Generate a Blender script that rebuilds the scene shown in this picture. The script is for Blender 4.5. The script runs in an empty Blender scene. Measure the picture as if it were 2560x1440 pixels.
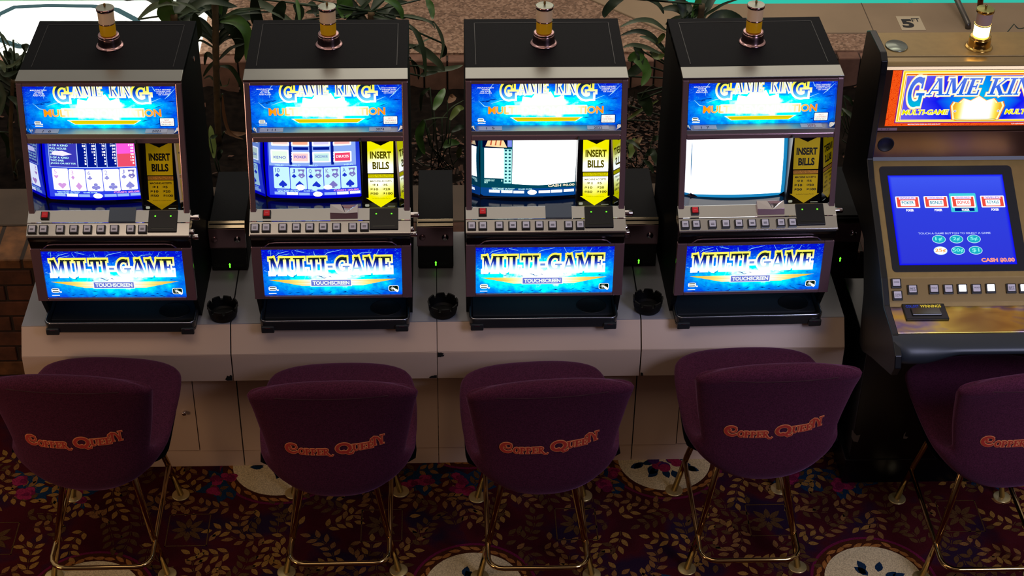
import bpy, bmesh, math, random
from mathutils import Vector, Matrix, noise
from mathutils.bvhtree import BVHTree
from mathutils.geometry import tessellate_polygon
PI=math.pi
COL=bpy.context.scene.collection
sc=bpy.context.scene
sc.view_settings.view_transform='Standard'
sc.view_settings.look='None'
# ------------------------------------------------------------------ colours / materials
def lin(c):
    if isinstance(c,str):
        c=c.lstrip('#'); c=[int(c[i:i+2],16)/255 for i in (0,2,4)]
    return tuple(((x/12.92) if x<=.04045 else ((x+.055)/1.055)**2.4) for x in c)
_M={}
class NT:
    def __init__(s,m): s.nt=m.node_tree; s.n=s.nt.nodes; s.l=s.nt.links
    def new(s,t,**k):
        x=s.n.new(t)
        for a,b in k.items():
            if a[0]=='_': x.inputs[int(a[1:])].default_value=b
            else: setattr(x,a,b)
        return x
    def link(s,a,b): s.l.new(a,b)
    def ramp(s,src,stops,interp='LINEAR'):
        r=s.n.new('ShaderNodeValToRGB'); r.color_ramp.interpolation=interp
        e=r.color_ramp.elements
        while len(e)<len(stops): e.new(.5)
        for q,(p,c) in zip(e,stops): q.position=p; q.color=(*c,1) if len(c)==3 else c
        s.link(src,r.inputs[0]); return r.outputs[0]
    def math(s,op,a,b=None,c=None,clamp=False):
        x=s.n.new('ShaderNodeMath'); x.operation=op; x.use_clamp=clamp
        for i,v in enumerate((a,b,c)):
            if v is None: continue
            if isinstance(v,(int,float)): x.inputs[i].default_value=v
            else: s.link(v,x.inputs[i])
        return x.outputs[0]
    def mix(s,f,a,b,bt='MIX'):
        x=s.n.new('ShaderNodeMix'); x.data_type='RGBA'; x.blend_type=bt
        for i,v in ((0,f),(6,a),(7,b)):
            if isinstance(v,(int,float)): x.inputs[i].default_value=v
            elif isinstance(v,tuple): x.inputs[i].default_value=(*v[:3],1)
            else: s.link(v,x.inputs[i])
        return x.outputs[2]
def base_mat(name):
    m=bpy.data.materials.new(name); m.use_nodes=True
    t=NT(m); b=t.n['Principled BSDF']; return m,t,b
def mat(name,col='#808080',rough=.5,metal=0,spec=.5,noise=None,bump=None,coat=0,emit=None,es=1,sheen=0,alpha=1,trans=0):
    if name in _M: return _M[name]
    m,t,b=base_mat(name); c=lin(col)
    b.inputs['Base Color'].default_value=(*c,1); b.inputs['Roughness'].default_value=rough
    b.inputs['Metallic'].default_value=metal; b.inputs['Specular IOR Level'].default_value=spec
    b.inputs['Coat Weight'].default_value=coat
    if sheen: b.inputs['Sheen Weight'].default_value=sheen
    if trans: b.inputs['Transmission Weight'].default_value=trans
    if noise or bump:
        tc=t.new('ShaderNodeTexCoord')
    if noise:
        sc_,amt=noise
        n=t.new('ShaderNodeTexNoise'); n.inputs['Scale'].default_value=sc_; n.inputs['Detail'].default_value=5
        t.link(tc.outputs['Object'],n.inputs['Vector'])
        r=t.ramp(n.outputs[0],[(.3,tuple(x*(1-amt) for x in c)),(.7,tuple(min(1,x*(1+amt)) for x in c))])
        t.link(r,b.inputs['Base Color'])
    if bump:
        sc_,st=bump
        n2=t.new('ShaderNodeTexNoise'); n2.inputs['Scale'].default_value=sc_; n2.inputs['Detail'].default_value=3
        t.link(tc.outputs['Object'],n2.inputs['Vector'])
        bp=t.new('ShaderNodeBump'); bp.inputs['Strength'].default_value=st; bp.inputs['Distance'].default_value=.002
        t.link(n2.outputs[0],bp.inputs['Height']); t.link(bp.outputs[0],b.inputs['Normal'])
    if emit:
        b.inputs['Emission Color'].default_value=(*lin(emit),1); b.inputs['Emission Strength'].default_value=es
    _M[name]=m; return m
def emis(name,col,s=1):
    if name in _M: return _M[name]
    m=bpy.data.materials.new(name); m.use_nodes=True; t=NT(m)
    t.n.remove(t.n['Principled BSDF'])
    e=t.new('ShaderNodeEmission'); e.inputs[0].default_value=(*lin(col),1); e.inputs[1].default_value=s
    t.link(e.outputs[0],t.n['Material Output'].inputs[0]); _M[name]=m; return m
def emis_nodes(name,fn,gloss=0.0):
    if name in _M: return _M[name]
    m=bpy.data.materials.new(name); m.use_nodes=True; t=NT(m)
    t.n.remove(t.n['Principled BSDF'])
    e=t.new('ShaderNodeEmission'); uv=t.new('ShaderNodeUVMap'); uv.uv_map='UVMap'
    sp=t.new('ShaderNodeSeparateXYZ'); t.link(uv.outputs[0],sp.inputs[0])
    c,s=fn(t,uv.outputs[0],sp.outputs[0],sp.outputs[1])
    if isinstance(c,tuple): e.inputs[0].default_value=(*c,1)
    else: t.link(c,e.inputs[0])
    if isinstance(s,(int,float)): e.inputs[1].default_value=s
    else: t.link(s,e.inputs[1])
    t.link(e.outputs[0],t.n['Material Output'].inputs[0]); _M[name]=m; return m
# ------------------------------------------------------------------ mesh builder
class MB:
    def __init__(s): s.v=[]; s.f=[]; s.m=[]; s.mats=[]; s.uv={}; s.smooth=[]
    def mi(s,m):
        if m not in s.mats: s.mats.append(m)
        return s.mats.index(m)
    def add(s,vs,fs,m,smooth=False,uvs=None):
        o=len(s.v); s.v+= [tuple(v) for v in vs]; k=s.mi(m)
        for f in fs:
            s.f.append(tuple(o+i for i in f)); s.m.append(k); s.smooth.append(smooth)
        if uvs:
            for i,u in enumerate(uvs): s.uv[o+i]=u
    def bm(s,bm,m,smooth=False):
        bm.verts.ensure_lookup_table(); bm.verts.index_update()
        s.add([v.co[:] for v in bm.verts],[[v.index for v in f.verts] for f in bm.faces],m,smooth); bm.free()
    def box(s,x0,x1,y0,y1,z0,z1,m,bev=0,seg=2,smooth=False):
        b=bmesh.new()
        vs=[b.verts.new((x,y,z)) for x in (x0,x1) for y in (y0,y1) for z in (z0,z1)]
        for f in ((0,1,3,2),(4,6,7,5),(0,4,5,1),(2,3,7,6),(0,2,6,4),(1,5,7,3)): b.faces.new([vs[i] for i in f])
        if bev: bmesh.ops.bevel(b,geom=b.edges[:],offset=bev,segments=seg,profile=.5,affect='EDGES')
        s.bm(b,m,smooth)
    def hexa(s,P,m,bev=0,seg=2):
        # P: 8 points as box order
        b=bmesh.new(); vs=[b.verts.new(p) for p in P]
        for f in ((0,1,3,2),(4,6,7,5),(0,4,5,1),(2,3,7,6),(0,2,6,4),(1,5,7,3)): b.faces.new([vs[i] for i in f])
        if bev: bmesh.ops.bevel(b,geom=b.edges[:],offset=bev,segments=seg,profile=.5,affect='EDGES')
        s.bm(b,m)
    def prism_x(s,prof,x0,x1,m,bev=0,seg=2):
        # profile list of (y,z), extruded along x
        b=bmesh.new()
        A=[b.verts.new((x0,y,z)) for y,z in prof]; B=[b.verts.new((x1,y,z)) for y,z in prof]
        b.faces.new(A); b.faces.new(B[::-1]); n=len(prof)
        for i in range(n): b.faces.new((A[i],B[i],B[(i+1)%n],A[(i+1)%n]))
        bmesh.ops.recalc_face_normals(b,faces=b.faces[:])
        if bev: bmesh.ops.bevel(b,geom=b.edges[:],offset=bev,segments=seg,profile=.5,affect='EDGES')
        s.bm(b,m)
    def prism_z(s,prof,z0,z1,m,bev=0,seg=2,smooth=False):
        b=bmesh.new()
        A=[b.verts.new((x,y,z0)) for x,y in prof]; B=[b.verts.new((x,y,z1)) for x,y in prof]
        b.faces.new(A); b.faces.new(B[::-1]); n=len(prof)
        for i in range(n): b.faces.new((A[i],B[i],B[(i+1)%n],A[(i+1)%n]))
        bmesh.ops.recalc_face_normals(b,faces=b.faces[:])
        if bev: bmesh.ops.bevel(b,geom=b.edges[:],offset=bev,segments=seg,profile=.5,affect='EDGES')
        s.bm(b,m,smooth)
    def tube(s,pts,r,m,n=10,closed=False,taper=None):
        pts=[Vector(p) for p in pts]; N=len(pts); rings=[]; up=None
        for i,p in enumerate(pts):
            if closed: d=(pts[(i+1)%N]-pts[i-1]).normalized()
            else: d=(pts[min(i+1,N-1)]-pts[max(i-1,0)]).normalized()
            if up is None:
                up=Vector((0,0,1)) if abs(d.z)<.9 else Vector((1,0,0))
            a=d.cross(up).normalized(); up=a.cross(d).normalized()
            rr=r if taper is None else r*taper[i]
            rings.append([p+rr*(math.cos(2*PI*k/n)*a+math.sin(2*PI*k/n)*up) for k in range(n)])
        vs=[v for R in rings for v in R]; fs=[]
        for i in range(N if closed else N-1):
            j=(i+1)%N
            for k in range(n): fs.append((i*n+k,i*n+(k+1)%n,j*n+(k+1)%n,j*n+k))
        if not closed: fs+=[tuple(range(n))[::-1],tuple((N-1)*n+k for k in range(n))]
        s.add(vs,fs,m,True)
    def lathe(s,prof,c,m,n=32,axis='z',sx=1,sy=1):
        vs=[];fs=[];N=len(prof)
        for r,h in prof:
            for k in range(n):
                a=2*PI*k/n; q=(r*math.cos(a)*sx,r*math.sin(a)*sy,h)
                if axis=='y': q=(q[0],h,q[1])
                if axis=='x': q=(h,q[0],q[1])
                vs.append((q[0]+c[0],q[1]+c[1],q[2]+c[2]))
        for i in range(N-1):
            for k in range(n): fs.append((i*n+k,i*n+(k+1)%n,(i+1)*n+(k+1)%n,(i+1)*n+k))
        s.add(vs,fs,m,True)
    def build(s,name,parent=None,off=(0,0,0),autos=30):
        me=bpy.data.meshes.new(name)
        me.from_pydata([(x-off[0],y-off[1],z-off[2]) for x,y,z in s.v],[],s.f)
        for m in s.mats: me.materials.append(m)
        me.polygons.foreach_set('material_index',s.m)
        me.polygons.foreach_set('use_smooth',s.smooth)
        if s.uv:
            l=me.uv_layers.new(name='UVMap')
            for lp in me.loops: l.data[lp.index].uv=s.uv.get(lp.vertex_index,(0,0))
        me.update()
        o=bpy.data.objects.new(name,me); COL.objects.link(o)
        if parent: o.parent=parent
        return o
def tag(o,label=None,cat=None,group=None,kind=None):
    if label: o['label']=label
    if cat: o['category']=cat
    if group: o['group']=group
    if kind: o['kind']=kind
    return o
def empty(name,loc,rz=0):
    o=bpy.data.objects.new(name,None); COL.objects.link(o); o.location=loc; o.rotation_euler=(0,0,rz); o.empty_display_size=.05
    return o
def kids(o): return [c for c in bpy.data.objects if c.parent==o]
def copy_tree(o,parent=None):
    c=o.copy(); COL.objects.link(c); c.parent=parent
    for ch in kids(o): copy_tree(ch,c)
    return c
# ------------------------------------------------------------------ 2D art: text, strokes, shapes
_T={}
def text2d(s,bold=.0):
    k=(s,bold)
    if k in _T: return _T[k]
    cu=bpy.data.curves.new('t','FONT'); cu.body=s; cu.size=1; cu.offset=bold; cu.resolution_u=4
    o=bpy.data.objects.new('t',cu); COL.objects.link(o)
    bpy.context.view_layer.update()
    me=o.evaluated_get(bpy.context.evaluated_depsgraph_get()).to_mesh()
    vs=[(v.co.x,v.co.y) for v in me.vertices]; fs=[tuple(p.vertices) for p in me.polygons]
    bpy.data.objects.remove(o); bpy.data.curves.remove(cu)
    x0=min(v[0] for v in vs);x1=max(v[0] for v in vs);y0=min(v[1] for v in vs);y1=max(v[1] for v in vs)
    vs=[((x-x0)/(x1-x0),(y-y0)/(y1-y0)) for x,y in vs]
    _T[k]=(vs,fs); return _T[k]
def ribbon(pts,w,ext=0):
    """quads of a thick polyline"""
    pts=[Vector(p) for p in pts]; out=[]
    n=len(pts)
    if ext:
        pts[0]=pts[0]-(pts[1]-pts[0]).normalized()*ext; pts[-1]=pts[-1]+(pts[-1]-pts[-2]).normalized()*ext
    L=[];R=[]
    for i,p in enumerate(pts):
        if i==0: d=pts[1]-p
        elif i==n-1: d=p-pts[-2]
        else: d=(pts[i+1]-p).normalized()+(p-pts[i-1]).normalized()
        if d.length<1e-9: d=Vector((1,0))
        d.normalize(); nn=Vector((-d.y,d.x))*(w if not isinstance(w,(list,tuple)) else w[i])/2
        L.append(p+nn);R.append(p-nn)
    for i in range(n-1): out.append([R[i],R[i+1],L[i+1],L[i]])
    return out
def arc(cx,cy,rx,ry,a0,a1,n=16): return [(cx+rx*math.cos(math.radians(a0+(a1-a0)*i/n)),cy+ry*math.sin(math.radians(a0+(a1-a0)*i/n))) for i in range(n+1)]
t_,n_,s_=.2,.1,.09
G={
'I':(.46,[([(.23,0),(.23,1)],t_),([(.02,.045),(.44,.045)],s_),([(.02,.955),(.44,.955)],s_)]),
'L':(.72,[([(.23,0),(.23,1)],t_),([(.02,.045),(.68,.045)],s_),([(.02,.955),(.44,.955)],s_),([(.64,0),(.64,.3)],n_)]),
'T':(.78,[([(.39,0),(.39,1)],t_),([(.16,.045),(.62,.045)],s_),([(.02,.94),(.76,.94)],.12),([(.06,1),(.06,.7)],n_),([(.72,1),(.72,.7)],n_)]),
'U':(.88,[([(.2,1),(.2,.35)]+arc(.44,.35,.24,.3,180,270,6)[1:],t_),(arc(.44,.32,.3,.27,270,360,6)+[(.74,.35),(.74,1)],n_),([(.0,.955),(.4,.955)],s_),([(.58,.955),(.9,.955)],s_)]),
'M':(1.06,[([(.14,0),(.14,1)],n_),([(.2,1),(.5,.12)],t_),([(.5,.12),(.8,1)],n_),([(.84,0),(.84,1)],t_),([(0,.045),(.28,.045)],s_),([(.64,.045),(1.04,.045)],s_),([(.0,.955),(.3,.955)],s_),([(.72,.955),(1.04,.955)],s_)]),
'G':(.98,[(arc(.5,.5,.37,.43,55,310,18),t_),([(.5,.42),(.96,.42)],s_),([(.76,.42),(.76,.0)],t_),([(.74,.62),(.74,1.0)],n_)]),
'A':(.98,[([(.14,0),(.44,1)],n_),([(.78,0),(.48,1)],t_),([(.24,.3),(.66,.3)],n_),([(0,.045),(.32,.045)],s_),([(.56,.045),(.98,.045)],s_),([(.3,.96),(.56,.96)],s_)]),
'E':(.74,[([(.22,0),(.22,1)],t_),([(.0,.95),(.7,.95)],n_),([(.2,.5),(.5,.5)],n_),([(0,.05),(.72,.05)],n_),([(.66,1),(.66,.7)],n_),([(.5,.66),(.5,.34)],.08),([(.68,0),(.68,.32)],n_)]),
'K':(.92,[([(.22,0),(.22,1)],t_),([(.74,.95),(.3,.42)],n_),([(.38,.58),(.76,.0)],t_),([(0,.045),(.44,.045)],s_),([(0,.955),(.44,.955)],s_),([(.58,.955),(.9,.955)],s_),([(.58,.045),(.94,.045)],s_)]),
'N':(.98,[([(.14,0),(.14,1)],n_),([(.16,1),(.76,.04)],t_),([(.8,0),(.8,1)],n_),([(0,.045),(.28,.045)],s_),([(0,.955),(.3,.955)],s_),([(.64,.955),(.96,.955)],s_)]),
'-':(.5,[([(.08,.42),(.42,.42)],.14)]),' ':(.35,[]),
'O':(.8,[(arc(.4,.5,.3,.42,0,360,20),.17)]),
'P':(.72,[([(.2,0),(.2,1)],t_),(arc(.28,.7,.3,.24,90,-90,8),.13),([(.02,.045),(.4,.045)],s_),([(0,.95),(.3,.95)],s_)]),
'R':(.86,[([(.2,0),(.2,1)],t_),(arc(.3,.72,.3,.22,90,-90,8),.13),([(.32,.5),(.5,.3),(.66,.0),(.86,-.2),(1.1,-.22),(1.22,-.05)],[.13,.16,.18,.16,.13,.1]),([(.02,.045),(.4,.045)],s_),([(0,.95),(.3,.95)],s_)]),
'C!':(1.18,[(arc(.62,.5,.5,.46,50,325,24),[.12+.14*math.sin(PI*i/24) for i in range(25)]),(arc(.68,.66,.3,.26,50,-200,14)+[(.5,.62)],.1)]),
'Q!':(1.25,[(arc(.6,.5,.46,.44,0,360,28),.22),([(.42,.18),(.6,.22),(.78,.05),(.98,-.12),(1.2,-.08),(1.26,.1)],[.1,.14,.18,.18,.12,.08])]),
'N!':(1.15,[([(.14,0),(.14,.9)],t_),([(-.3,.5),(-.2,.8),(.1,1.0),(.4,.9),(.62,.6),(.8,.1)],[.08,.12,.15,.16,.18,.2]),([(.86,0),(.86,1.05)],n_),([(0,.045),(.3,.045)],s_),([(.68,.045),(1.05,.045)],s_),([(.7,1.02),(1.1,1.02)],s_)]),
}
def word(s,grow=0.,track=0.):
    """quads in letter units, height 1, baseline 0; returns (quads,width)"""
    out=[];x=0
    for ch in (s if isinstance(s,list) else list(s)):
        adv,st=G[ch]
        for pts,w in st:
            ww=[a+2*grow for a in w] if isinstance(w,(list,tuple)) else w+2*grow
            for q in ribbon(pts,ww,grow): out.append([(p[0]+x,p[1]) for p in q])
        x+=adv+track
    return out,x-track
class Art:
    """flat art in panel coordinates (x,z); map(x,z,h)->3D"""
    def __init__(s,x0,x1,z0,z1,fmap): s.b=(x0,x1,z0,z1); s.map=fmap; s.mb=MB(); s.layer=0
    def uvc(s,p): x0,x1,z0,z1=s.b; return ((p[0]-x0)/(x1-x0),(p[1]-z0)/(z1-z0))
    def nxt(s,k=1): s.layer+=k; return s
    curved=False
    def poly(s,pts,m,h=None):
        h=s.layer if h is None else h
        pts=[(p[0],p[1]) for p in pts]
        if s.curved and (max(p[0] for p in pts)-min(p[0] for p in pts)>.02 or max(p[1] for p in pts)-min(p[1] for p in pts)>.02):
            b=bmesh.new(); V=[b.verts.new((p[0],p[1],0)) for p in pts]; b.faces.new(V)
            x0=min(p[0] for p in pts);x1=max(p[0] for p in pts);y0=min(p[1] for p in pts);y1=max(p[1] for p in pts)
            for ax,a,c in (((1,0,0),x0,x1),((0,1,0),y0,y1)):
                k=int((c-a)/.012)
                for i in range(1,k+1):
                    co=a+(c-a)*i/(k+1)
                    bmesh.ops.bisect_plane(b,geom=b.verts[:]+b.edges[:]+b.faces[:],plane_co=Vector(ax)*co,plane_no=ax)
            b.verts.index_update()
            P=[(v.co.x,v.co.y) for v in b.verts]
            s.mb.add([s.map(p[0],p[1],h) for p in P],[[v.index for v in f.verts] for f in b.faces],m,False,[s.uvc(p) for p in P]); b.free(); return
        if len(pts)>4:
            tri=tessellate_polygon([[Vector((p[0],p[1],0)) for p in pts]])
            fs=[tuple(t) for t in tri]
        else: fs=[tuple(range(len(pts)))]
        s.mb.add([s.map(p[0],p[1],h) for p in pts],fs,m,False,[s.uvc(p) for p in pts])
    def rect(s,x0,x1,z0,z1,m,h=None): s.poly([(x0,z0),(x1,z0),(x1,z1),(x0,z1)],m,h)
    def grid(s,x0,x1,z0,z1,m,nx=24,nz=16,h=None):
        h=s.layer if h is None else h
        P=[(x0+(x1-x0)*i/nx,z0+(z1-z0)*j/nz) for j in range(nz+1) for i in range(nx+1)]
        F=[(j*(nx+1)+i,j*(nx+1)+i+1,(j+1)*(nx+1)+i+1,(j+1)*(nx+1)+i) for j in range(nz) for i in range(nx)]
        s.mb.add([s.map(p[0],p[1],h) for p in P],F,m,True,[s.uvc(p) for p in P])
    def rrect(s,x0,x1,z0,z1,r,m,h=None):
        p=arc(x1-r,z1-r,r,r,0,90,4)+arc(x0+r,z1-r,r,r,90,180,4)+arc(x0+r,z0+r,r,r,180,270,4)+arc(x1-r,z0+r,r,r,270,360,4)
        s.poly(p,m,h)
    def text(s,t,x0,x1,z0,z1,m,bold=.0,shear=0,h=None,skew=0):
        h=s.layer if h is None else h
        vs,fs=text2d(t,bold)
        P=[(x0+(x1-x0)*u+shear*(z1-z0)*v,z0+(z1-z0)*v+skew*u) for u,v in vs]
        s.mb.add([s.map(p[0],p[1],h) for p in P],fs,m,False,[s.uvc(p) for p in P])
    def slab(s,t,x0,x1,z0,z1,m,grow=0,shear=0,h=None,skew=0,warp=None):
        h=s.layer if h is None else h
        Q,W=word(t,grow)
        for q in Q:
            P=[]
            for p in q:
                u,v=p[0]/W,p[1]
                x=x0+(x1-x0)*u+shear*(z1-z0)*v; z=z0+(z1-z0)*v+skew*u
                if warp: x,z=warp(x,z)
                P.append((x,z))
            s.mb.add([s.map(p[0],p[1],h) for p in P],[(0,1,2,3)],m,False,[s.uvc(p) for p in P])
    def suit(s,k,cx,cz,r,m,h=None):
        if k=='d': s.poly([(cx,cz-r*1.2),(cx+r*.8,cz),(cx,cz+r*1.2),(cx-r*.8,cz)],m,h)
        if k in 'hs':
            g=-1 if k=='h' else 1
            pts=arc(-.5,-.25,.5,.5,160,330,10)+arc(.5,-.25,.5,.5,210,380,10)+[(0,1.1)]
            s.poly([(cx+r*x,cz+g*r*z) for x,z in pts],m,h)
        if k=='c':
            for dx,dz in ((0,.5),(-.55,-.3),(.55,-.3)): s.poly([(cx+r*(dx+x),cz+r*(dz+z)) for x,z in arc(0,0,.5,.5,0,340,10)],m,h)
        if k in 'cs': s.poly([(cx-.12*r,cz),(cx+.12*r,cz),(cx+.35*r,cz-1.15*r),(cx-.35*r,cz-1.15*r)],m,h)
def planemap(o,ux,uz,eps=.0003):
    o=Vector(o);ux=Vector(ux).normalized();uz=Vector(uz).normalized(); n=ux.cross(uz)
    return lambda x,z,h: tuple(o+ux*x+uz*z+n*(eps*h))
# ------------------------------------------------------------------ palette
BLK=mat('black_laminate','#05070d',.6,spec=.10,bump=(400,.15))
LEDGE=mat('ledge_steel','#b9b6ae',.5,1)
BLKG=mat('black_gloss','#060608',.15)
BLKP=mat('black_plastic','#0b0c0f',.38)
STEEL=mat('brushed_steel','#a3a49e',.28,1,noise=(3,.08))
CHROME=mat('chrome_mirror','#d6cfd0',.05,1)
DCHROME=mat('dark_chrome','#a88890',.16,.72)
WHITE=mat('white_laminate','#c8b09c',.38,noise=(1.5,.04),spec=.35)
GAP=mat('dark_gap','#060504',.9)
LABEL=mat('paper_label','#d8d8d2',.6)
INK=mat('label_ink','#33333a',.7)
REDCAP=mat('red_button_cap','#c01a24',.3,emit='#b01018',es=.25)
WCAP=mat('white_button_cap','#b9b4bb',.35,emit='#c8c4d0',es=.12)
BINK=mat('button_ink','#4c4a55',.6)
GREENLED=emis('green_led','#62ff2a',2.2)
E_WHITE=emis('sign_white','#ffffff',2.2)
E_WHITE1=emis('sign_soft_white','#fbfff8',1.0)
E_YEL=emis('sign_yellow','#f4e000',1.0)
E_YELH=emis('sign_yellow_hot','#fff36a',1.5)
E_DK=emis('sign_dark_ink','#05220c',.6)
E_STREAK=emis('sign_dark_streak','#0030a8',.7)
E_BOLT=emis('sign_pale_bolt','#9fe8ff',1.0)
def bgfn(cx,cz,rx,rz,hot):
    def f(t,uv,u,v):
        du=t.math('DIVIDE',t.math('SUBTRACT',u,cx),rx); dv=t.math('DIVIDE',t.math('SUBTRACT',v,cz),rz)
        nz=t.new('ShaderNodeTexNoise'); nz.inputs['Scale'].default_value=5; nz.inputs['Detail'].default_value=4
        mp=t.new('ShaderNodeMapping'); mp.inputs['Scale'].default_value=(2.6,1,1); t.link(uv,mp.inputs[0]); t.link(mp.outputs[0],nz.inputs[0])
        d=t.math('SQRT',t.math('ADD',t.math('MULTIPLY',du,du),t.math('MULTIPLY',dv,dv)))
        d=t.math('ADD',d,t.math('MULTIPLY',t.math('SUBTRACT',nz.outputs[0],.5),.5))
        g=t.math('ADD',d,t.math('MULTIPLY',t.math('MULTIPLY',v,v),.35))
        c=t.ramp(g,[(.0,(1,1,1)),(.16,(.6,1,1)),(.27,(.0,.88,.97)),(.45,lin('#0098ff')),(.64,lin('#0058f4')),(.95,lin('#0210dc'))])
        s=t.math('ADD',.95,t.math('MULTIPLY',t.math('SUBTRACT',.45,d,clamp=True),hot))
        # dark wave streaks
        wv=t.new('ShaderNodeTexNoise'); wv.inputs['Scale'].default_value=9; wv.inputs['Detail'].default_value=2; wv.inputs['Distortion'].default_value=1.5
        mp2=t.new('ShaderNodeMapping'); mp2.inputs['Scale'].default_value=(2.2,1.6,1); mp2.inputs['Rotation'].default_value=(0,0,.5); t.link(uv,mp2.inputs[0]); t.link(mp2.outputs[0],wv.inputs[0])
        k=t.ramp(wv.outputs[0],[(.0,(0,0,0)),(.60,(0,0,0)),(.64,(1,1,1)),(.68,(0,0,0))])
        kb=t.math('MULTIPLY',k,t.math('SUBTRACT',t.math('MULTIPLY',g,2),.4,clamp=True))
        c=t.mix(t.math('MULTIPLY',kb,.75),c,lin('#0036b4'))
        k2=t.ramp(wv.outputs[0],[(.0,(0,0,0)),(.385,(0,0,0)),(.395,(1,1,1)),(.41,(0,0,0))])
        c=t.mix(t.math('MULTIPLY',t.math('MULTIPLY',k2,.7),v),c,lin('#58d8ff'))
        return c,s
    return f
BG_TOP=emis_nodes('backlit_blue_top',bgfn(.5,.42,.92,1.05,5))
BG_BELLY=emis_nodes('backlit_blue_belly',bgfn(.52,.38,1.05,.75,2.5))
BG_BELLY2=emis_nodes('backlit_blue_belly_bright',bgfn(.5,.42,1.3,1.0,5))
def letterfn(t,uv,u,v):
    c=t.ramp(v,[(.49,(1,1,1)),(.55,(.55,.95,1)),(.63,lin('#3a5cd8')),(.69,lin('#142a9c')),(.76,lin('#04103a')),(.80,lin('#2a3206'))])
    return c,1.0
L_BELLY=emis_nodes('belly_letter_fill',letterfn)
def letterfn2(t,uv,u,v):
    c=t.ramp(v,[(.40,(1,1,1)),(.55,(.2,.9,1)),(.72,lin('#2060f0')),(.84,lin('#04204c')),(.93,lin('#203000'))]); return c,1.0
L_TOP=emis_nodes('top_letter_fill',letterfn2)
def rimfn(t,uv,u,v):
    c=t.ramp(v,[(.5,(1,1,1)),(.66,(.97,1,.8)),(.78,(1,.95,.15)),(1,(.95,.85,0))])
    s=t.ramp(v,[(.3,(1.6,)*3),(.8,(1.,)*3)])
    return c,s
RIM=emis_nodes('letter_rim',rimfn)
def barfn(t,uv,u,v):
    d=t.math('ABSOLUTE',t.math('SUBTRACT',u,.5))
    c=t.ramp(d,[(.0,(1,1,.95)),(.14,(1,1,.8)),(.26,(1,.85,.25)),(.42,(1,.55,0))])
    return c,t.ramp(d,[(.0,(1.9,)*3),(.3,(1.,)*3)])
E_BAR=emis_nodes('golden_bar',barfn)
def ofn(t,uv,u,v):
    d=t.math('ABSOLUTE',t.math('SUBTRACT',u,.5))
    c=t.ramp(d,[(.0,(1,1,.97)),(.17,(1,1,.85)),(.27,(1,.62,.08)),(.36,(1,.35,.0))])
    return c,t.ramp(d,[(.0,(1.8,)*3),(.24,(1.2,)*3),(.3,(1.,)*3)])
E_ORG=emis_nodes('orange_letters',ofn)
def ofn2(t,uv,u,v):
    d=t.math('ABSOLUTE',t.math('SUBTRACT',u,.5))
    return t.ramp(d,[(.0,(1,1,.97)),(.18,(1,.98,.9)),(.28,(1,.7,.35)),(.36,(1,.22,.08))]),1.1
E_ORGR=emis_nodes('orange_letter_rim',ofn2)

def logo(A,x,z,w,m,d,h):
    """small rounded stacked emblem"""
    A.rrect(x,x+w,z,z+w*.66,w*.24,m,h); A.poly(arc(x+w*1.12,z+w*.1,w*.14,w*.12,0,330,8),m,h)
    A.rect(x+.14*w,x+.86*w,z+.44*w,z+.55*w,d,h+1); A.rect(x+.14*w,x+.86*w,z+.12*w,z+.22*w,d,h+1)
def wings(A,x0,x1,z0,z1,m,m2,h,skew=0):
    H=z1-z0; n=4
    for i in range(n):
        a=z1-H*(i+1)/n+H*.04; b=z1-H*i/n; k=H*1.1*i; k2=H*1.1*(i+.9)
        A.poly([(x0+k2,a),(x1-k2,a+skew),(x1-k,b+skew),(x0+k,b)],m,h)
        A.poly([(x0+k2,a),(x1-k2,a+skew),(x1-k2,a+skew-H*.05),(x0+k2,a-H*.05)],m2,h)

# ================================================================== SLOT MACHINES 1-4
ZB=.641
OFF=(0,0,ZB)
def face_pt(z): return -.067-.104*(1.505-z)/.444     # front face plane: y for z
MX=[-.0055,.7089,1.4129,2.1069]; MYAW=[-.0107,.001,-.0005,.0205]

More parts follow.
